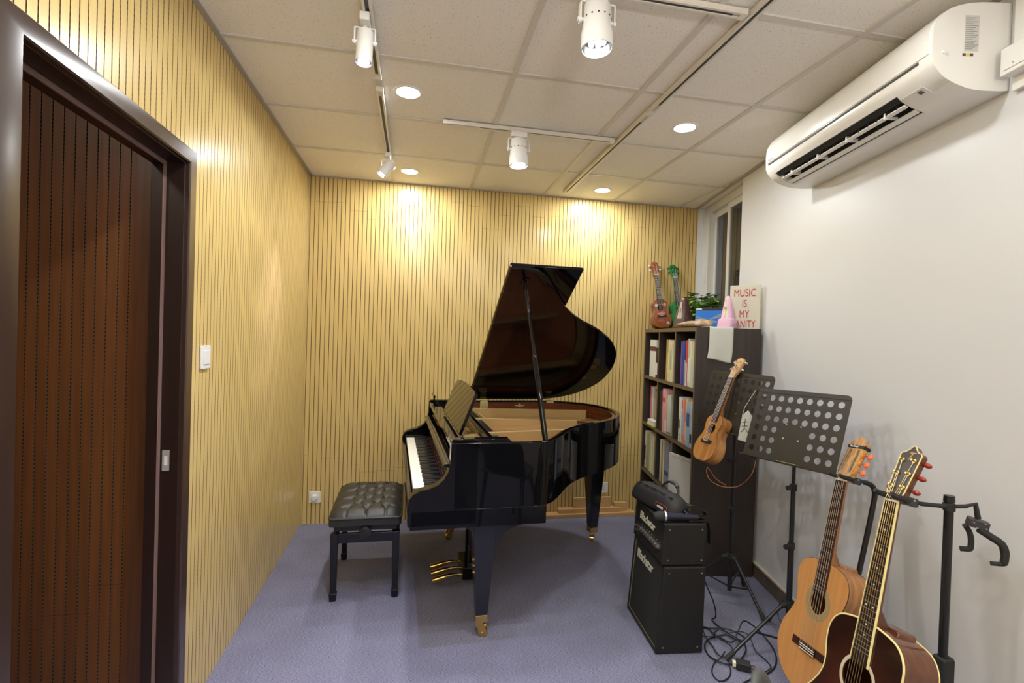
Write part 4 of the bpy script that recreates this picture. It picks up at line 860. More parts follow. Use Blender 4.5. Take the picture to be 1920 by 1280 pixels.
band([(-.02, -.045, .045), (.0, -.015, .075), (-.01, .03, .06), (.0, .065, .035), (.01, .035, .022), (.0, -.02, .030), (-.02, -.045, .045)], .038, .004, (1, .15, .1)); band([(.01, -.03, .012), (.02, .02, .012), (.02, .06, .008), (.025, .073, -.03), (.025, .075, -.10)], .03, .003, (1, 0, 0)); mb.build('band', mat('strap_black', (.012, .012, .012), .4), e, sm=50)
MB().box((-.03, -.03, .0005), (.028, .02, .018)).build('pad', MATTE, e, bevel=.005)
# ---------------------------------------------------------------- guitars and ukuleles (local: y up the neck from the tail, z out of the face)
def frame(nut, upv, nrm, Ln):
    """matrix whose local (0,Ln,0) sits at nut"""
    y = Vector(upv).normalized(); z = Vector(nrm); z = (z-y*z.dot(y)).normalized(); x = y.cross(z)
    M = Matrix((x, y, z)).transposed().to_4x4(); M.translation = Vector(nut)-y*Ln; return M
def guitar(name, label, cat, M, g, group=None):
    """g: body half-width list [(y,w)], B body length, nut y, scale, depth, materials"""
    e = empty(name, label, cat, mat=M, group=group)
    side = [(0, 0)]+g['prof']+[(0, g['B'])]
    pts = [(w, y, 0) for w, y in side]+[(-w, y, 0) for w, y in reversed(g['prof'])]
    ol = [(p.x, p.y) for p in smooth_closed(pts, 6)]
    dp = g['depth']; hy, hr = g['hole']; th = .003
    bm_ = g['side']
    mb = MB(); mb.prism(ol, -dp, -dp+.003); mb.wall(ol, -dp, -th); ii = [(x*.985, hy+(y-hy)*.99) for x, y in ol]; mb.wall(ii, -dp+.003, -th); mb.build('body', bm_, e, sm=50, fix=False)
    mb = MB(); mb.prism(ol, -th, 0, holes=[circ(0, hy, hr, 28)]); mb.build('soundboard', g['top'], e, sm=30)
    if g.get('binding'):
        mb = MB(); mb.tube([(x, y, -.0015) for x, y in ol], g.get('bw', .0028), 6, closed=True); mb.tube([(x, y, -dp+.001) for x, y in ol], g.get('bw', .0028)*.7, 6, closed=True); mb.build('binding', g['binding'], e)
    if g.get('rosette'):
        mb = MB(); mb.prism(circ(0, hy, hr*g.get('rk', 1.38), 32), .0001, .0006, holes=[circ(0, hy, hr*1.06, 32)]); mb.build('rosette', g['rosette'], e)
    sc = g['scale']; ny = g['nut']; sad = ny-sc; nw, ew = g['nw'], g['ew']; fy0 = g.get('fend', hy+hr*.92)
    # neck and fingerboard
    nb_ = g['neck']; jy = g['B']-.002
    mb = MB(); R_ = []
    for y, w, d in ((jy-.03, ew*.98/2+.004, dp*.85), (jy+.012, ew*.96/2+.002, dp*.55), (jy+.05, ew*.94/2, .026), (ny, nw/2, .02)):
        R_.append([mb.b.verts.new((w*cos(a), y, .0-d*sin(a)*(1 if sin(a) > 0 else 0))) for a in [pi*k/8 for k in range(9)]])
    for A, B in zip(R_, R_[1:]):
        for i in range(8): mb._f([A[i], A[i+1], B[i+1], B[i]])
        mb._f([A[8], A[0], B[0], B[8]])
    mb._f(R_[0][::-1]); mb._f(R_[-1]); mb.build('neck', nb_, e, sm=50)
    def wid(y): return nw+(ew-nw)*(ny-y)/(ny-g['B']+.0)
    ft = .0055*g.get('fk', 1)
    mb = MB(); V = [[mb.b.verts.new((s_*wid(y)/2, y, z)) for s_ in (-1, 1) for z in (0, ft)] for y in (fy0, ny)]
    A, B = V; mb._f([A[0], A[2], A[3], A[1]]); mb._f([B[1], B[3], B[2], B[0]]); mb._f([A[1], A[3], B[3], B[1]]); mb._f([A[2], A[0], B[0], B[2]]); mb._f([A[3], A[2], B[2], B[3]]); mb._f([A[0], A[1], B[1], B[0]])
    fb = mb.build('fingerboard', g['fb'], e)
    mb = MB(); nf = g['frets']
    for k in range(1, nf+1):
        y = ny-sc*(1-2**(-k/12))
        if y < fy0+.003: break
        mb.box((-wid(y)/2, y-.0009, ft-.001), (wid(y)/2, y+.0009, ft+.001))
    mb.build('frets', mat('fret_wire', (.75, .74, .68), .25, metal=.8), fb)
    if g.get('fbind'):
        for s_ in (-1, 1):
            mb = MB(); mb.tube([(s_*(wid(fy0)/2+.0008), fy0, ft*.5), (s_*(wid(ny)/2+.0008), ny, ft*.5)], .0034, 6); mb.build('fingerboard_binding', g['fbind'], e)
    if g.get('dots'):
        mb = MB()
        for k in g['dots']:
            y = ny-sc*(1-(2**(-k/12)+2**(-(k-1)/12))/2)
            for x in ((0,) if k != 12 else (-.012, .012)): mb.cyl((x, y, ft), (x, y, ft+.0004), .003, n=10)
        mb.build('position_dots', mat('pearl', (.7, .7, .66), .3), fb)
    hb = g.get('heel')
    if hb: mb = MB(); mb.prism([(-.03, jy-.04), (.052, jy-.04), (.052, jy+.006), (.046, jy+.012), (-.03, jy+.012)], -dp+.001, -dp*.45); mb.build('heel_block', bm_, e, bevel=.003)
    MB().box((-nw/2-.001, ny, -.002), (nw/2+.001, ny+.005, ft+.0025)).build('nut', mat('bone', (.82, .79, .68), .35), e)
    # bridge
    bw, bh = g['bridge']; mb = MB(); mb.box((-bw/2, sad-bh*.62, 0), (bw/2, sad+bh*.38, .004)); mb.box((-bw*.23, sad-bh*.62, .004), (bw*.23, sad+bh*.38, .008)); br = mb.build('bridge', g['bmat'], e, bevel=.0015)
    MB().box((-bw*.22, sad-.0012, .008), (bw*.22, sad+.0012, .0115)).build('saddle', MATS['bone'], br)
    if g.get('tie'): 
        mb = MB(); 
        for yy in (-.008, -.017): mb.box((-bw*.22, sad+yy-.0012, .0078), (bw*.22, sad+yy+.0012, .0098))
        mb.build('tie_block_trim', MATS['bone'], br)
    # headstock
    hs = g['head']; tilt = Matrix.Translation((0, ny+.004, 0)) @ Matrix.Rotation(R(-g.get('htilt', 10)), 4, 'X')
    hp = smooth_open([(x, y, 0) for x, y in hs], 3) if g.get('hsmooth') else [Vector((x, y, 0)) for x, y in hs]
    ho = [(p.x, p.y) for p in hp]+[(-p.x, p.y) for p in reversed(hp) if abs(p.x) > 1e-6]
    mb = MB(); mb.prism(ho, -g.get('ht', .013), .002, tilt); hd_ = mb.build('headstock', [g['hmat']], e, bevel=.001)
    if g.get('hface'): mb = MB(); mb.prism([(x*.98, y*.995) for x, y in ho], .002, .003, tilt); mb.build('headstock_veneer', g['hface'], hd_)
    if g.get('hbind'): mb = MB(); mb.tube([tilt @ Vector((x*.985, y*.997, .0028)) for x, y in ho], .0019, 6, closed=True); mb.build('headstock_binding', g['hbind'], hd_)
    npg = g['pegs']; y0, y1 = g['pegy']
    posts = []
    for s_ in (-1, 1):
        for k in range(npg):
            y = y0+(y1-y0)*k/max(1, npg-1); xw = max(x for x, yy in hs if abs(yy-y) < .05) if 0 else g['pegx']; x = s_*g['postx']
            mb = MB()
            if g.get('slot'):
                mb.cyl(tilt @ Vector((x-.008*s_, y, -.006)), tilt @ Vector((s_*(xw+.004), y, -.006)), .0028, n=8)
            else: mb.cyl(tilt @ Vector((x, y, 0)), tilt @ Vector((x, y, .016)), .0032, n=10); mb.cyl(tilt @ Vector((x, y, .001)), tilt @ Vector((x, y, .005)), .0062, n=14)
            kd = -g.get('kd', .008); kb = tilt @ Vector((s_*(xw+g.get('kx', .020)), y, kd)); mb.cyl(tilt @ Vector((s_*(xw-.004), y, kd)), kb, .0026, n=8)
            tp = mb.build('tuner', g['pmat'], e)
            mb = MB(); kr_ = g.get('kr', 1); mb.ball((0, 0, 0), 1, 8, (.010*kr_, .0065*kr_, .0085*kr_) if not g.get('slot') else (.0135, .0135, .006)); 
            for v in mb.b.verts: v.co = kb+(tilt.to_3x3() @ v.co)
            mb.build('tuner_button', g['kmat'], tp)
            posts.append((x, y))
            if g.get('slot') and s_ == 1: pass
    if g.get('slot'):
        for s_ in (-1, 1):
            mb = MB(); mb.box((s_*g['pegx']-.001, y0-.018, -.013), (s_*g['pegx']+.002, y1+.018, .0015), tilt); mb.build('tuner_plate', g['pmat'], hd_)
            mb = MB(); mb.prism(rrect(s_*g['postx']-.006, y0-.014, s_*g['postx']+.006, y1+.014, .005), .0022, .0029, tilt); mb.build('headstock_slot', mat('slot_dark', (.16, .09, .045), .6), hd_)
    # strings
    ns = g['strings']; mb = MB()
    for k in range(ns):
        f = (k/(ns-1)-.5); xa = f*(nw-.008); xb = f*bw*.40*g.get('sk', 1); s_ = -1 if f < 0 else 1
        j = k if k < ns/2 else ns-1-k; yy = y0+(y1-y0)*j/max(1, npg-1)
        pe = tilt @ Vector((s_*g['postx']*(1 if not g.get('slot') else 1), yy, .006 if not g.get('slot') else .003))
        mb.tube([(xb, sad-.006, .0075), (xb, sad, .0118), (xa, ny+.002, ft+.003), pe], g.get('sr', .0006), 5)
    mb.build('strings', g['smat'], e)
    return e
CED = wood('cedar_top', (.62, .30, .10), (.54, .24, .075), (60, 3, 60), .3, coat=.3, cr=.15)
STRIPE = wood('striped_side', (.48, .24, .09), (.30, .12, .04), (14, 3, 60), .28, coat=.4, cr=.1)
ROSW = wood('rosewood', (.05, .018, .012), (.03, .010, .008), (60, 5, 5), .4)
classical_prof = [(.06, .004), (.125, .03), (.172, .085), (.184, .14), (.172, .20), (.140, .255), (.120, .30), (.124, .345), (.139, .395), (.136, .44), (.110, .473), (.055, .489)]
CP = dict(prof=classical_prof, B=.49, depth=.096, hole=(.335, .0425), side=STRIPE, top=CED, nut=.49+.325, scale=.65, nw=.052, ew=.060, frets=19, fend=.338+.030,
    binding=mat('dark_binding', (.05, .02, .01), .4), bw=.0016, rosette=mat('rosette_mosaic', (.34, .25, .12), .5, var=.5, vs_=300), rk=1.58, neck=wood('cedar_neck', (.42, .20, .08), (.34, .15, .06), (20, 3, 20), .35), fb=ROSW,
    bridge=(.185, .028), bmat=ROSW, tie=True, head=[(.026, 0), (.030, .018), (.036, .03), (.040, .165), (.033, .172), (.026, .170), (.021, .182), (.010, .188), (.0, .195)], hmat=wood('striped_head', (.66, .38, .16), (.42, .19, .07), (70, 3, 60), .3), slot=True, pegs=3, pegy=(.05, .122), pegx=.040, postx=.021, pmat=mat('gold_tuner', (.80, .58, .20), .25, metal=.9), kmat=mat('amber_button', (.80, .18, .06), .3), strings=6, smat=mat('nylon_string', (.45, .40, .30), .35), htilt=14, sr=.0007, ht=.021, kd=.022, kx=.018, heel=True)
Mg = frame((1.693, 1.703, .939), (.172, .055, .616), (-.98, .12, 0), CP['nut'])
guitar('classical_guitar', 'natural orange-topped classical guitar on a stand by the white wall', 'guitar', Mg, CP)
# black strap round the classical headstock
e = empty('capo_strap', 'black printed strap wrapped round the classical guitar headstock', 'strap', mat=Mg @ Matrix.Translation((0, CP['nut']+.004, 0)) @ Matrix.Rotation(R(-14), 4, 'X') @ Matrix.Translation((0, .148, 0)) @ Matrix.Rotation(R(0), 4, 'Z'))
MB().box((-.043, -.006, -.0245), (.045, .007, .0055)).build('band', MATTE, e, bevel=.002)
text('strap_print', 'Alice Strap!', .012, mat('print_bright', (.75, .75, .75), .5), Matrix.Translation((-.033, -.003, .0058)), e, .0003, sx=.85)
dread = [(.07, .003), (.145, .03), (.190, .09), (.199, .145), (.186, .21), (.150, .262), (.128, .305), (.124, .345), (.134, .40), (.130, .450), (.102, .487), (.045, .503)]
mt_, nt, bb = nodes('sunburst'); setp(bb, (.2, .05, .02), .16, coat=.6)
tc = nt.nodes.new('ShaderNodeTexCoord'); mp = nt.nodes.new('ShaderNodeMapping'); mp.inputs['Location'].default_value = (0, -.22, 0); mp.inputs['Scale'].default_value = (5.2, 3.6, 1); mp.inputs['Location'].default_value = (0, -.8, 0); nt.links.new(tc.outputs['Object'], mp.inputs[0])
ln = nt.nodes.new('ShaderNodeVectorMath'); ln.operation = 'LENGTH'; nt.links.new(mp.outputs[0], ln.inputs[0]); cr_ = nt.nodes.new('ShaderNodeValToRGB'); el = cr_.color_ramp.elements; el[0].position = .25; el[0].color = (.085, .020, .008, 1); el[1].position = .9; el[1].color = (.020, .007, .005, 1); el.new(.55).color = (.05, .013, .007, 1)
nt.links.new(ln.outputs['Value'], cr_.inputs[0]); nt.links.new(cr_.outputs[0], bb.inputs['Base Color'])
IVB = mat('ivory_binding', (.78, .68, .30), .4)
SP = dict(prof=dread, B=.505, depth=.11, hole=(.345, .050), side=wood('mahogany_side', (.155, .050, .020), (.095, .030, .012), (6, 25, 40), .22, coat=.7, cr=.08), top=mt_, nut=.505+.362, scale=.648, nw=.043, ew=.056, frets=20, fend=.345+.042,
    binding=IVB, bw=.0030, rosette=mat('rosette_ring', (.55, .50, .36), .4), rk=1.26, neck=wood('mahogany_neck', (.16, .055, .025), (.11, .04, .02), (20, 3, 20), .25), fb=mat('ebony_board', (.025, .016, .014), .35), fbind=IVB, dots=(3, 5, 7, 9, 12, 15, 17),
    bridge=(.16, .03), bmat=ROSW, head=[(.0225, 0), (.028, .022), (.030, .03), (.0365, .155), (.030, .163), (.023, .163), (.013, .172), (.006, .182), (.0, .185)], hmat=MATS['mahogany_neck'], hface=mat('head_veneer', (.035, .024, .020), .25), hbind=IVB, pegs=3, pegy=(.045, .135), pegx=.034, postx=.020, pmat=MATS['gold_tuner'], kmat=mat('red_button', (.35, .03, .015), .2, coat=.5), strings=6, smat=mat('bronze_string', (.55, .42, .22), .3, metal=.9), htilt=13, sr=.0007, sk=.75, ht=.017, kd=.018, kx=.010, kr=1.2, heel=True)
Mg2 = frame((1.44, 1.264, 1.009), (.137, .04, .458), (-.97, .08, 0), SP['nut'])
sg = guitar('steel_string_guitar', 'dark sunburst steel-string guitar with cream binding, nearest the camera', 'guitar', Mg2, SP)
text('head_inlay', 'T', .036, mat('inlay_gold', (.45, .25, .10), .4), Mg2.inverted() @ Mg2 @ Matrix.Translation((0, SP['nut']+.004, 0)) @ Matrix.Rotation(R(-13), 4, 'X') @ Matrix.Translation((-.002, .138, .0032)), sg, .0003, 'CENTER', shear=.3)
uke_prof = [(.03, .002), (.058, .016), (.075, .045), (.078, .07), (.071, .10), (.056, .13), (.050, .150), (.054, .175), (.058, .200), (.051, .222), (.028, .237)]
KOA = wood('koa_top', (.50, .24, .07), (.30, .12, .03), (40, 4, 40), .28, coat=.3, cr=.12)
def uk(k=1.0, **kw):
    d = dict(prof=[(w*k, y*k) for w, y in uke_prof], B=.24*k, depth=.062*k, hole=(.165*k, .0265*k), nut=.24*k+.205*k, scale=.345*k, nw=.035, ew=.044, frets=15, fk=.7, bridge=(.075*k, .018*k), pegs=2, pegy=(.045*k, .085*k), pegx=.024, postx=.015, strings=4, sr=.0006, htilt=8, bmat=ROSW, fb=ROSW, fend=.24*k-.04*k)
    d.update(kw); return d
HU = [(.018, 0), (.021, .018), (.028, .03), (.030, .085), (.034, .095), (.020, .118), (.010, .118), (.0, .122)]
WIRE = mat('white_string', (.75, .75, .72), .4)
UK = uk(1.10, side=KOA, top=KOA, head=HU, hmat=wood('maple_head', (.62, .38, .18), (.42, .22, .09), (30, 4, 30), .3), neck=KOA, binding=mat('thin_black', (.02, .015, .01), .4), bw=.0011, pmat=CHR, kmat=mat('tuner_silver', (.75, .75, .75), .25, metal=.8), smat=WIRE, bmat=MATTE)
Mu = frame((1.737, 2.513, 1.286), (.151, .025, .341), (-1, -.08, 0), UK['nut'])
Mu.translation += Vector((-.01, -.03, 0))
guitar('ukulele', 'golden brown wooden ukulele hanging from the farther music stand', 'ukulele', Mu, UK)
BRU = wood('brown_uke', (.30, .085, .028), (.24, .065, .02), (20, 20, 4), .14, coat=.8, cr=.05)
U1 = uk(1.03, side=BRU, top=BRU, head=HU, hmat=BRU, neck=BRU, pmat=CHR, kmat=mat('tuner_silver2', (.8, .8, .8), .3), smat=WIRE)
Mu1 = frame((2.012-.013, 3.945, 1.57+.445), (-.06, .19, .9), (-.12, -1, .1), U1['nut']); Mu1.translation.z = 1.5705+.014
e = guitar('ukulele', 'glossy reddish brown ukulele with stickers leaning on the slatted wall', 'ukulele', Mu1, U1)
for x, y, c_ in ((-.036, .195, (.55, .65, .65)), (.036, .198, (.70, .30, .30)), (.045, .04, (.6, .5, .4))):
    mb = MB(); mb.cyl((x, y, .0002), (x, y, .0008), .012, n=20); st = mb.build('sticker', mat('sticker_%d' % int(c_[0]*100), c_, .4), e)
    mb = MB(); mb.cyl((x, y, .0008), (x, y, .0011), .0055, n=14); mb.build('sticker_mark', mat('sticker_mark_%d' % int(c_[0]*100), [v*.45+.1 for v in c_], .4), st)
MB().box((-.030, .112, .0002), (.030, .128, .0008)).build('sticker', mat('sticker_red', (.62, .22, .18), .4), e)
GRU = mat('green_lacquer', (.02, .22, .06), .25, coat=.5)
U2 = uk(1.0, side=GRU, top=GRU, head=HU, hmat=GRU, neck=GRU, pmat=SATIN, kmat=SATIN, smat=WIRE, fb=mat('grey_fb', (.045, .045, .05), .4), bmat=GRU)
Mu2 = frame((2.172, 3.945, 2.01), (-.05, .19, .9), (.02, -1, .1), U2['nut']); Mu2.translation.z = 1.5705+.014
guitar('ukulele', 'green ukulele leaning on the slatted wall behind the brown metronome', 'ukulele', Mu2, U2)

# ---------------------------------------------------------------- music stands
PWD = mat('powder_black', (.026, .021, .015), .42, metal=.1); TUBM = mat('tube_black', (.016, .016, .017), .3)
def music_stand(label, base, hz, tl, tr, bl, holes, legs, group='perforated music stands'):
    e = empty('music_stand', label, 'music stand', (base[0], base[1], 0), group=group); B0 = Vector((base[0], base[1], 0))
    tl, tr, bl = [Vector(p)-B0 for p in (tl, tr, bl)]
    x = (tr-tl); W_ = x.length; x.normalize(); y = (tl-bl); y = (y-x*y.dot(x)); H_ = y.length; y.normalize(); z = x.cross(y)
    M = Matrix((x, y, z)).transposed().to_4x4(); M.translation = tl-y*H_
    ol = rrect(0, 0, W_, H_, .022, 4); ol = [(0, 0), (W_, 0)]+[p for p in ol if p[1] > H_*.5]
    HL = []
    cxs = [W_*(.085+.83*k/8) for k in range(9)]; rys = [H_*(.13+.148*k) for k in range(6)]
    for j, yy in enumerate(rys):
        for i, xx in enumerate(cxs):
            if (j, i) in holes: continue
            HL.append(circ(xx, yy, .0125*W_/.5, 14))
    mb = MB(); mb.perforated(W_, H_, cxs, rys, .0150*W_/.47, holes, -.0008, .0008, M, .022); dk = mb.build('desk', PWD, e, sm=0)
    mb = MB(); mb.box((0, -.0015, -.0008), (W_, .0008, .030), M); mb.box((0, .0, .029), (W_, .006, .030), M); mb.build('ledge', PWD, e)
    mb = MB(); mb.box((W_*.45, .004, .030), (W_*.68, .0055, .0315), M @ Matrix.Rotation(R(0), 4, 'Z')); mb.build('page_arm', CHR, e)
    mb = MB()
    for a, b in ((.42, .33), (.58, .33), (.42, .52), (.58, .52)): mb.cyl(M @ Vector((W_*a, H_*b, 0)), M @ Vector((W_*a, H_*b, .0025)), .0045, n=10)
    mb.build('rivet', CHR, dk)
    ctr = M @ Vector((W_*.5, H_*.42, 0)); back = -z if True else z
    top = Vector((0, 0, hz))
    mb = MB(); mb.tube([ctr-z*.002, ctr-z*.03, top.lerp(ctr-z*.03, .3), top], [.012, .012, .010, .010], 10); mb.build('bracket', TUBM, e)
    mb = MB(); mb.cyl((0, 0, .55), top, .0075, n=14); mb.build('upper_tube', TUBM, e); mb = MB(); mb.cyl((0, 0, .29), (0, 0, .80), .0105, n=16); mb.build('middle_tube', TUBM, e); mb = MB(); mb.cyl((0, 0, .04), (0, 0, .52), .013, n=16); lt = mb.build('lower_tube', TUBM, e)
    for zc in (.80, .52):
        mb = MB(); mb.cyl((0, 0, zc-.018), (0, 0, zc+.012), .0165, n=16); c_ = mb.build('collar', RUB, e, bevel=.002); mb = MB(); mb.cyl((0, 0, zc), (-.034, -.012, zc), .005, n=8); mb.tube([(-.03, -.0106, zc), (-.045, -.0159, zc)], .012, 8); mb.build('knob', RUB, c_)
    mb = MB(); mb.cyl((0, 0, .225), (0, 0, .255), .021, n=16)
    for lx, ly in legs: d = (Vector((lx, ly, 0))-B0).normalized(); mb.cyl(d*.01+Vector((0, 0, .24)), d*.045+Vector((0, 0, .232)), .012, n=10)
    mb.build('hub', RUB, e)
    for lx, ly in legs:
        f = Vector((lx, ly, .012))-B0; d = f.normalized(); s_ = Vector((f.x, f.y, 0)).normalized()*.04+Vector((0, 0, .235))
        mb = MB(); mb.cyl(s_, f, .0085, n=12); lg = mb.build('leg', TUBM, e); mb = MB(); a = s_.lerp(f, .86); mb.tube([a, f], [.0105, .0125], 12); mb.build('rubber_foot', RUB, lg)
        mb = MB(); mb.cyl(Vector((0, 0, .06)), s_.lerp(f, .5), .005, n=8); mb.build('strut', TUBM, lg)
    return e
miss = {(1, 4), (1, 5), (2, 4), (2, 5), (0, 3), (0, 4), (0, 5), (0, 2), (1, 3), (2, 3)}
miss = {(j, i) for j in (0, 1, 2) for i in (3, 4, 5)}
music_stand('black perforated music stand in front, its desk beside the classical guitar', (1.79, 2.07), .93, (1.700, 2.214, 1.256), (1.806, 1.775, 1.270), (1.585, 2.20, .932), miss, [(1.458, 2.057), (1.886, 2.324), (1.86, 1.80)])
music_stand('black perforated music stand behind, carrying the golden ukulele', (1.835, 2.585), 1.0, (1.740, 2.69, 1.312), (1.80, 2.225, 1.312), (1.65, 2.66, .985), miss, [(1.852, 2.304), (1.60, 2.70), (2.0, 2.68)])
# strap looped below the ukulele, paper tag and hook
e = empty('guitar_strap', 'dark strap with orange edges looping below the hanging ukulele', 'strap', (0, 0, 0))
STR = smooth_open([(1.700, 2.462, .690), (1.650, 2.474, .722), (1.617, 2.482, .765), (1.600, 2.484, .782), (1.596, 2.484, .760), (1.612, 2.480, .720), (1.650, 2.473, .693), (1.700, 2.462, .680), (1.745, 2.42, .695), (1.765, 2.37, .745), (1.775, 2.34, .80), (1.78, 2.33, .86)], 6)
OE = mat('strap_orange_edge', (.80, .34, .18), .6)
mb = MB(); mb.tube(STR, .0042, 6); mb.build('webbing', mat('strap_dark', (.05, .02, .012), .7), e, sm=60)
mb = MB(); mb.tube([p+Vector((-.002, -.0035, .0035)) for p in STR], .0014, 5); mb.build('edge_stripe', OE, e, sm=60)
e = empty('paper_tag', 'white paper tag with black characters hanging between the two music stands', 'tag', (1.648, 2.250, 1.055), R(-55))
mb = MB(); mb.prism([(-.030, -.07), (.022, -.078), (.040, .05), (.015, .085), (-.012, .055)], -.001, .001, MX); mb.build('card', mat('tag_paper', (.55, .56, .50), .7), e)
mb = MB(); mb.tube([(-.012, 0, .055), (.0, -.002, .10), (.030, -.014, .150), (.052, -.012, .190)], .0012, 5); mb.build('cord', CREAM, e)
mb = MB()
for a, b in (((-.01, .02), (.018, .028)), ((.004, .04), (.0, -.01)), ((-.012, .0), (.016, .006)), ((.0, -.01), (-.014, -.03)), ((.003, -.008), (.018, -.028))): mb.tube([(a[0], -.0016, a[1]), (b[0], -.0016, b[1])], .0016, 4)
mb.build('characters', MATTE, e)
mb = MB(); hq = Mu @ Vector((0, UK['nut']+.06, .006)); mb.tube(smooth_open([hq+Vector((-.02, -.004, .03)), hq+Vector((.0, -.01, .0)), hq+Vector((.025, -.012, -.028)), hq+Vector((.035, .0, -.03)), hq+Vector((.0, -.012, .012)), hq+Vector((-.022, -.002, -.005))], 6), .0022, 6)
tag(mb.build('tie_cord', MATTE, sm=60), 'thin black cord tying the ukulele head to the music stand', 'cord')
# ---------------------------------------------------------------- guitar stands
def cradle(mb_e, M, w=.030, L=.055):
    """padded fork: local x across neck, -z out of the wall side; origin behind neck"""
    mb = MB()
    for s_ in (-1, 1):
        mb.tube([M @ Vector(p) for p in ((s_*.012, 0, -.012), (s_*w*.9, 0, -.004), (s_*w, 0, .010), (s_*w, 0, .040), (s_*w*1.0, .004, L))], [.008, .009, .009, .008, .007], 10)
    mb.build('fork', RUB, mb_e, sm=60)
    mb = MB(); mb.cbox((0, 0, -.03), (.034, .026, .045), M); mb.build('fork_block', mat('block_grey', (.045, .045, .05), .4), mb_e, bevel=.004)
    mb = MB()
    for s_ in (-1, 1):
        for t_ in (-.008, .010): mb.cyl(M @ Vector((s_*.017, t_*.6, -.045+t_)), M @ Vector((s_*.019, t_*.6, -.045+t_)), .003, n=8)
    mb.build('screw', CHR, mb_e)
# stand of the classical guitar
e = empty('guitar_stand', 'bent black tube stand holding the classical guitar by its neck', 'stand', (1.66, 1.69, 0), group='black guitar stands'); I = Matrix.Translation((-1.66, -1.69, 0))
Mc_ = I @ Mg @ Matrix.Translation((0, CP['nut']+.014, -.018)); cradle(e, Mc_)
a = Mc_ @ Vector((0, 0, -.05)); base_ = Vector((0, 0, .12))
mb = MB(); pth = smooth_open([tuple(a), tuple(a+Vector((.035, -.012, -.004))), tuple(a+Vector((.058, -.018, -.028))), tuple(a+Vector((.055, -.018, -.10))), (.085, -.015, .5), (.03, 0, .2), (.0, 0, .10)], 8); mb.tube(pth, .0098, 14); mb.build('upright', SATIN, e, sm=60)
mb = MB(); mb.cyl((0, 0, .08), (0, 0, .16), .022, n=16); mb.build('hub', RUB, e)
for fx, fy in ((.18, -.05), (-.20, .14), (-.12, -.26)):
    mb = MB(); mb.tube([(fx*.08, fy*.08, .11), (fx, fy, .012)], .009, 10); l_ = mb.build('leg', SATIN, e); mb = MB(); mb.tube([(fx*.88, fy*.88, .0245), (fx, fy, .013)], .0125, 10); mb.build('rubber_foot', RUB, l_)
# tall stand with two hooks
e = empty('guitar_stand', 'tall black pole stand with hanging hooks holding the sunburst guitar', 'stand', (1.585, 1.212, 0), group='black guitar stands'); I = Matrix.Translation((-1.585, -1.212, 0))
mb = MB(); mb.cyl((0, 0, .30), (.0, 0, 1.030), .0118, n=24); mb.cyl((0, 0, 1.022), (0, 0, 1.040), .0145, .0135, n=24); mb.build('pole', SATIN, e, sm=50)
mb = MB(); mb.box((-.0128, -.004, .62), (-.0112, .004, .94)); mb.build('height_slot', MATTE, e)
mb = MB(); mb.prism(rrect(-.020, -.020, .026, .020, .010), .30, .555); mb.build('clutch', RUB, e, bevel=.008)
mb = MB(); mb.cyl((0, 0, .12), (0, 0, .31), .016, n=20); mb.build('lower_pole', SATIN, e)
mb = MB(); mb.cyl((0, 0, .10), (0, 0, .16), .03, n=20); mb.build('hub', RUB, e)
for fx, fy in ((.19, .04), (-.2, .26), (-.22, -.24)):
    mb = MB(); mb.tube([(fx*.1, fy*.1, .14), (fx, fy, .014)], .011, 10); l_ = mb.build('leg', SATIN, e); mb = MB(); mb.tube([(fx*.88, fy*.88, .029), (fx, fy, .015)], .0145, 10); mb.build('rubber_foot', RUB, l_)
Mc_ = I @ Mg2 @ Matrix.Translation((0, SP['nut']+.016, -.018)); cradle(e, Mc_, .029)
a = Mc_ @ Vector((0, 0, -.05)); mb = MB(); mb.tube([a, a+Vector((.01, -.008, 0)), Vector((-.045, .0, 1.012)), Vector((-.015, 0, 1.008))], [.010, .007, .006, .008], 12); mb.build('hook_arm', RUB, e, sm=60)
mb = MB(); mb.cyl((0, 0, .995), (0, 0, 1.018), .0155, n=24); mb.build('collar', RUB, e, bevel=.002)
hp = {k: Vector(v)-Vector((1.585, 1.212, 0)) for k, v in dict(a=(1.590, 1.208, 1.008), b=(1.618, 1.192, 1.013), c=(1.639, 1.18, 1.024), d=(1.648, 1.178, .981)).items()}
mb = MB(); mb.tube([hp['a'], hp['b'], hp['c'], hp['d']], [.006, .006, .0068, .0075], 10); mb.build('hook_arm', RUB, e, sm=60)
hc = Vector((1.650, 1.178, .955))-Vector((1.585, 1.212, 0)); rgt = Vector((.77, -.64, 0)).normalized(); bk = Vector((.64, .77, 0))
Mh = Matrix((rgt, bk, Vector((0, 0, 1)))).transposed().to_4x4(); Mh.translation = hc
mb = MB(); mb.cbox((-.004, 0, .010), (.050, .028, .026), Mh @ Matrix.Rotation(R(12), 4, 'Y')); mb.build('fork_block', MATS['block_grey'], e, bevel=.004)
mb = MB()
for q in ((-.014, .016), (.012, .016), (-.006, .002), (.014, .002)): mb.cyl(Mh @ Vector((q[0], -.0135, q[1])), Mh @ Vector((q[0], -.0165, q[1])), .003, n=8)
mb.build('screw', CHR, e)
mb = MB(); mb.tube([Mh @ Vector(p) for p in smooth_open([(-.03, .0, -.0), (-.018, .01, -.018), (-.012, .012, -.04), (-.012, .012, -.066), (-.016, .012, -.073), (-.036, .012, -.076)], 3)], .0075, 10); mb.tube([Mh @ Vector(p) for p in smooth_open([(.0, -.004, -.004), (.026, -.006, -.02), (.050, -.008, -.036), (.058, -.008, -.060), (.057, -.008, -.086), (.050, -.008, -.094), (.028, -.008, -.097)], 3)], [.0105]*10+[.0095]*4+[.0075, .0065, .006, .006, .006], 10); mb.build('fork', RUB, e, sm=60)

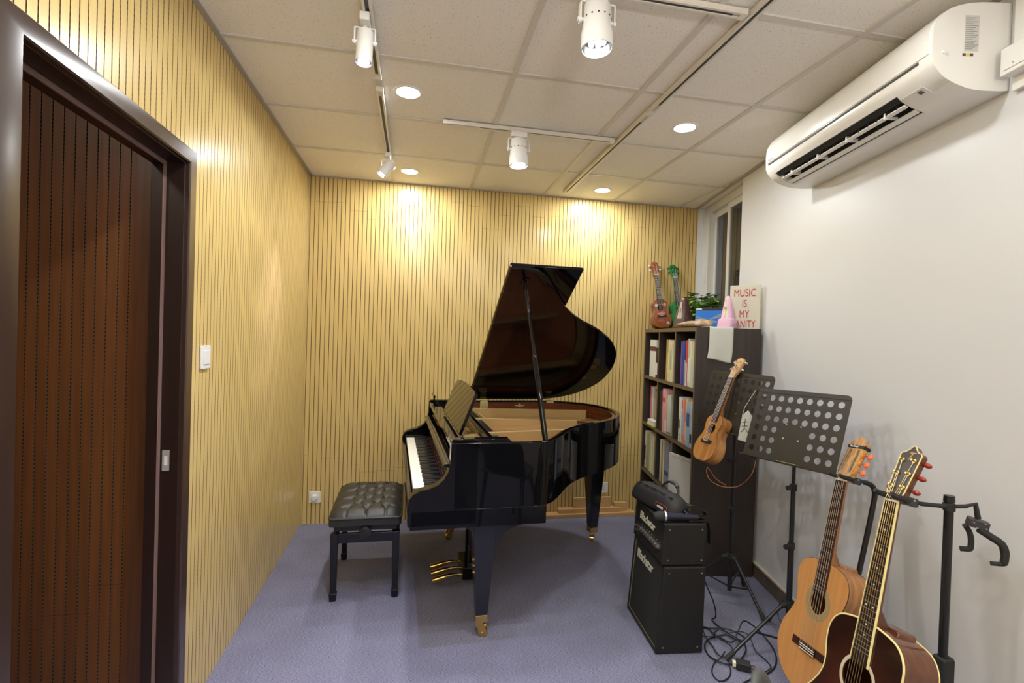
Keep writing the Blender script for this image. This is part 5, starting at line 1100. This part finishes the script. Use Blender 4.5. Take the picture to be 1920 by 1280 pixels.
# ---------------------------------------------------------------- air conditioner on the right wall
ss = -.985
AC = empty('air_conditioner', 'white wall-mounted air conditioner close under the ceiling', 'air conditioner', mat=wallM(ss, .0, 0))
ACW = mat('ac_white', (.84, .83, .79), .28, coat=.2, cr=.1); LA = 1.07
prf = [(-.002, 2.318), (-.04, 2.315), (-.115, 2.318), (-.165, 2.332), (-.21, 2.355), (-.238, 2.385), (-.250, 2.415), (-.252, 2.48), (-.244, 2.525), (-.215, 2.565), (-.165, 2.588), (-.10, 2.598), (-.002, 2.598)]
MSX = Matrix(((0, 0, 1, 0), (1, 0, 0, 0), (0, 1, 0, 0), (0, 0, 0, 1)))
pv = smooth_open([(a, b, 0) for a, b in prf], 3); outl = [(p.x, p.y) for p in pv]
# body with vent recess: split along x; outer ends full, middle leaves the outlet open
v0, v1 = -LA/2+.055, LA/2-.175
mb = MB(); mb.prism(outl, -LA/2, v0, MSX); mb.prism(outl, v1, LA/2, MSX)
mid_ = [p for p in outl if not (p[1] < 2.375 and -.225 < p[0] < -.125)]
i0 = min(range(len(mid_)), key=lambda i: abs(mid_[i][0]+.115)+abs(mid_[i][1]-2.318)); 
low = [p for p in outl if p[0] >= -.128 and p[1] < 2.4]; upp = [p for p in outl if p[1] >= 2.374 and p not in low]
mb.prism(low+[(-.128, 2.325), (-.120, 2.37), (-.17, 2.40), (-.225, 2.376)]+[p for p in upp], v0, v1, MSX); body = mb.build('housing', ACW, AC, sm=25)
mb = MB(); mb.prism([(-.130, 2.327), (-.122, 2.368), (-.170, 2.396), (-.222, 2.374), (-.205, 2.36), (-.168, 2.372), (-.14, 2.355)], v0+.001, v1-.001, MSX); mb.build('outlet', mat('outlet_dark', (.012, .012, .012), .7), AC)
for (ya, za, yb, zb) in ((-.198, 2.3475, -.184, 2.3415), (-.160, 2.332, -.142, 2.3245)):
    mb = MB(); d = Vector((yb-ya, zb-za)).normalized(); nn = Vector((-d.y, d.x))*.0035
    mb.prism([(ya-nn.x, za-nn.y), (yb-nn.x, zb-nn.y), (yb+nn.x, zb+nn.y), (ya+nn.x, za+nn.y)], v0+.006, v1-.006, MSX); fl = mb.build('flap', ACW, AC, bevel=.001)
for k in range(16):
    x = v0+.04+k*(v1-v0-.08)/15; MB().box((x-.001, -.20, 2.345), (x+.001, -.15, 2.372)).build('inner_fin', MATS['outlet_dark'], AC)
for k in (.12, .38, .62, .88): MB().box((v0+(v1-v0)*k-.003, -.200, 2.338), (v0+(v1-v0)*k+.003, -.150, 2.360)).build('flap_bracket', ACW, AC)
# front panel and the slit beneath it
fp = [(p[0]-.003, p[1]) for p in outl if p[1] > 2.432 and p[0] < -.19]; fpi = [(p[0]+.004, p[1]) for p in outl if p[1] > 2.432 and p[0] < -.19]
mb = MB(); mb.prism(fp+fpi[::-1], -LA/2+.012, LA/2-.012, MSX); mb.build('front_panel', ACW, AC, bevel=.001, sm=25)
mb = MB(); mb.box((-LA/2+.03, -.2535, 2.4225), (LA/2-.055, -.2505, 2.431)); mb.build('slit', mat('slit_shadow', (.06, .055, .05), .6), AC)
mb = MB(); mb.box((LA/2-.165, -.224, 2.350), (LA/2-.07, -.150, 2.3515), Matrix.Translation((0, -.187, 2.35)) @ Matrix.Rotation(R(-24), 4, 'X') @ Matrix.Translation((0, .187, -2.358))); mb.build('receiver_cover', ACW, AC, bevel=.001)
mb = MB(); mb.box((LA/2-.10, -.215, 2.3455), (LA/2-.085, -.200, 2.347), Matrix.Translation((0, -.187, 2.35)) @ Matrix.Rotation(R(-24), 4, 'X') @ Matrix.Translation((0, .187, -2.356))); mb.build('receiver_window', mat('receiver_grey', (.12, .11, .12), .3), AC)
tl_ = Matrix.Translation((LA/2+.0004, 0, 0))
mb = MB(); mb.box((LA/2, -.150, 2.440), (LA/2+.0006, -.105, 2.555)); mb.build('rating_label', mat('label_grey', (.60, .60, .57), .5), AC)
mb = MB()
for k in range(17): mb.box((LA/2+.0005, -.148, 2.446+k*.0062), (LA/2+.0009, -.148+.040*(.6+.4*((k*7) % 5)/4), 2.4485+k*.0062))
mb.build('label_print', mat('label_ink', (.30, .30, .30), .6), AC)
for yy, c_ in ((-.150, (.08, .08, .08)), (-.138, (.75, .6, .05)), (-.126, (.08, .08, .08))): MB().box((LA/2, yy-.005, 2.424), (LA/2+.0009, yy+.005, 2.433)).build('warning_sticker', mat('stk_%d' % int(c_[0]*100), c_, .5), AC)
MB().cyl((LA/2, -.215, 2.435), (LA/2+.004, -.215, 2.435), .006, n=14).build('screw_cover', ACW, AC)
text('wordmark', 'Panasonic', .014, mat('mark_grey', (.42, .42, .42), .5), Matrix.Translation((-LA/2+.03, -.2560, 2.442)) @ Matrix.Rotation(R(84), 4, 'X'), AC, .0003)
# trunking and isolator switch right of the unit
mb = MB(); mb.box((LA/2+.028, -.020, 2.30), (LA/2+.075, -.001, CEIL-.008)); o = mb.build('pipe_trunking', WHP, bevel=.002); o.matrix_world = AC.matrix_world; tag(o, 'white vertical cable trunking beside the air conditioner end', 'trunking')
e = empty('isolator_switch', 'white surface-mounted switch box beside the air conditioner', 'switch', mat=AC.matrix_world @ Matrix.Translation((LA/2+.030, -.0210, 2.385)))
mb = MB(); mb.box((-.0, -.040, -.043), (.09, -.0005, .043)); mb.build('back_box', WHP, e, bevel=.003)
mb = MB(); mb.box((.012, -.043, -.030), (.078, -.040, .030)); mb.build('rocker', WHP, e, bevel=.0015)
MB().cyl((.045, -.0435, -.018), (.045, -.043, -.018), .002, n=8).build('indicator', mat('indicator', (.2, .1, .1), .5), e)
# ---------------------------------------------------------------- cables, plug and chair
CAB = mat('cable_rubber', (.012, .012, .012), .45)
def cable(label, pts, r=.0036, closed=False):
    mb = MB(); mb.tube(smooth_open(pts, 7), r, 8); return tag(mb.build('cable', CAB, sm=70), label, 'cable', 'black cables on the carpet')
Z = .0045
cable('black power cable hanging from the amplifier and coiled widest on the carpet', [(1.436, 2.27, .50), (1.47, 2.29, .30), (1.545, 2.30, .14), (1.60, 2.36, .03)]+[(x, y, Z+.004*(k % 3)) for k, (x, y) in enumerate([(1.59, 2.376), (1.583, 2.318), (1.593, 2.242), (1.626, 2.183), (1.614, 2.134), (1.576, 2.086), (1.512, 2.044), (1.446, 2.027), (1.408, 2.052), (1.398, 2.1), (1.408, 2.151), (1.442, 2.196), (1.514, 2.235), (1.579, 2.234), (1.604, 2.173), (1.657, 2.197), (1.65, 2.238), (1.607, 2.276), (1.53, 2.306), (1.47, 2.32)])])
cable('black cable making the wide arc over the music stand leg towards the grey chair', [(1.48, 2.34, Z), (1.516, 2.299, Z+.006), (1.519, 2.243, .012), (1.559, 2.163, .016), (1.60, 2.175, .06), (1.65, 2.205, .09), (1.72, 2.222, .05), (1.759, 2.182, .012), (1.742, 2.103, Z), (1.699, 2.029, Z), (1.638, 1.973, Z), (1.576, 1.946, Z), (1.50, 1.93, Z), (1.42, 1.90, Z)])
cable('thin black cable crossing inside the wide arc on the carpet', [(1.44, 2.24, .012), (1.507, 2.22, .016), (1.60, 2.19, .05), (1.653, 2.17, .04), (1.640, 2.098, .012), (1.646, 2.036, Z), (1.631, 1.982, Z+.008), (1.598, 1.957, .012), (1.53, 1.94, .012)], .0026)
cable('short black cable end curling in a small loop near the front of the tangle', [(1.48, 2.10, .018), (1.43, 2.06, .018), (1.396, 2.053, Z), (1.35, 2.004, Z), (1.335, 1.961, Z), (1.349, 1.934, Z), (1.397, 1.951, Z), (1.435, 1.992, Z), (1.45, 2.03, .012)], .003)
cable('black cable lying close along the amplifier side', [(1.425, 2.28, .25), (1.455, 2.285, .10), (1.47, 2.25, Z), (1.45, 2.16, .014), (1.44, 2.08, .014), (1.49, 2.06, .02), (1.53, 2.13, .022), (1.50, 2.22, .022), (1.55, 2.26, .022)], .003)
e = empty('plug_adapter', 'black plug adapter with metal pins on the carpet beside the cables', 'plug', (1.50, 1.995, .003), R(-30))
mb = MB(); mb.box((-.03, -.022, 0), (.03, .022, .034)); mb.build('plug_body', RUB, e, bevel=.006); mb = MB()
for yy in (-.01, .01): mb.box((.03, yy-.003, .014), (.052, yy+.003, .018))
mb.build('pin', BRASS, e); MB().box((-.045, -.012, .006), (-.03, .012, .026)).build('socket_face', CREAM, e, bevel=.002)
e = empty('plastic_chair', 'grey plastic chair, only the top of its backrest showing at the bottom edge', 'chair', (.935, .785, 0), R(56))
GRY = mat('grey_plastic', (.085, .088, .082), .45)
mb = MB()
def bk_(u, v):
    x = -.20+.40*u; z = .45+.335*v; k = abs(u-.5)*2; z2 = .45+(.30-.10*k**3)*v; return Vector((x*(1-.10*v), .16+.05*v+.05*(1-k*k), z2))
mb.grid(bk_, 16, 10); o = mb.build('backrest', GRY, e, sm=60); q = o.modifiers.new('t', 'SOLIDIFY'); q.thickness = .012
MB().box((-.20, -.22, .435), (.20, .20, .455)).build('seat', GRY, e, bevel=.009)
for sx in (-1, 1):
    for sy in (-1, 1): MB().cyl((sx*.17, sy*.17, .44), (sx*.20, sy*.21, 0), .016, .012, 12).build('leg', GRY, e)
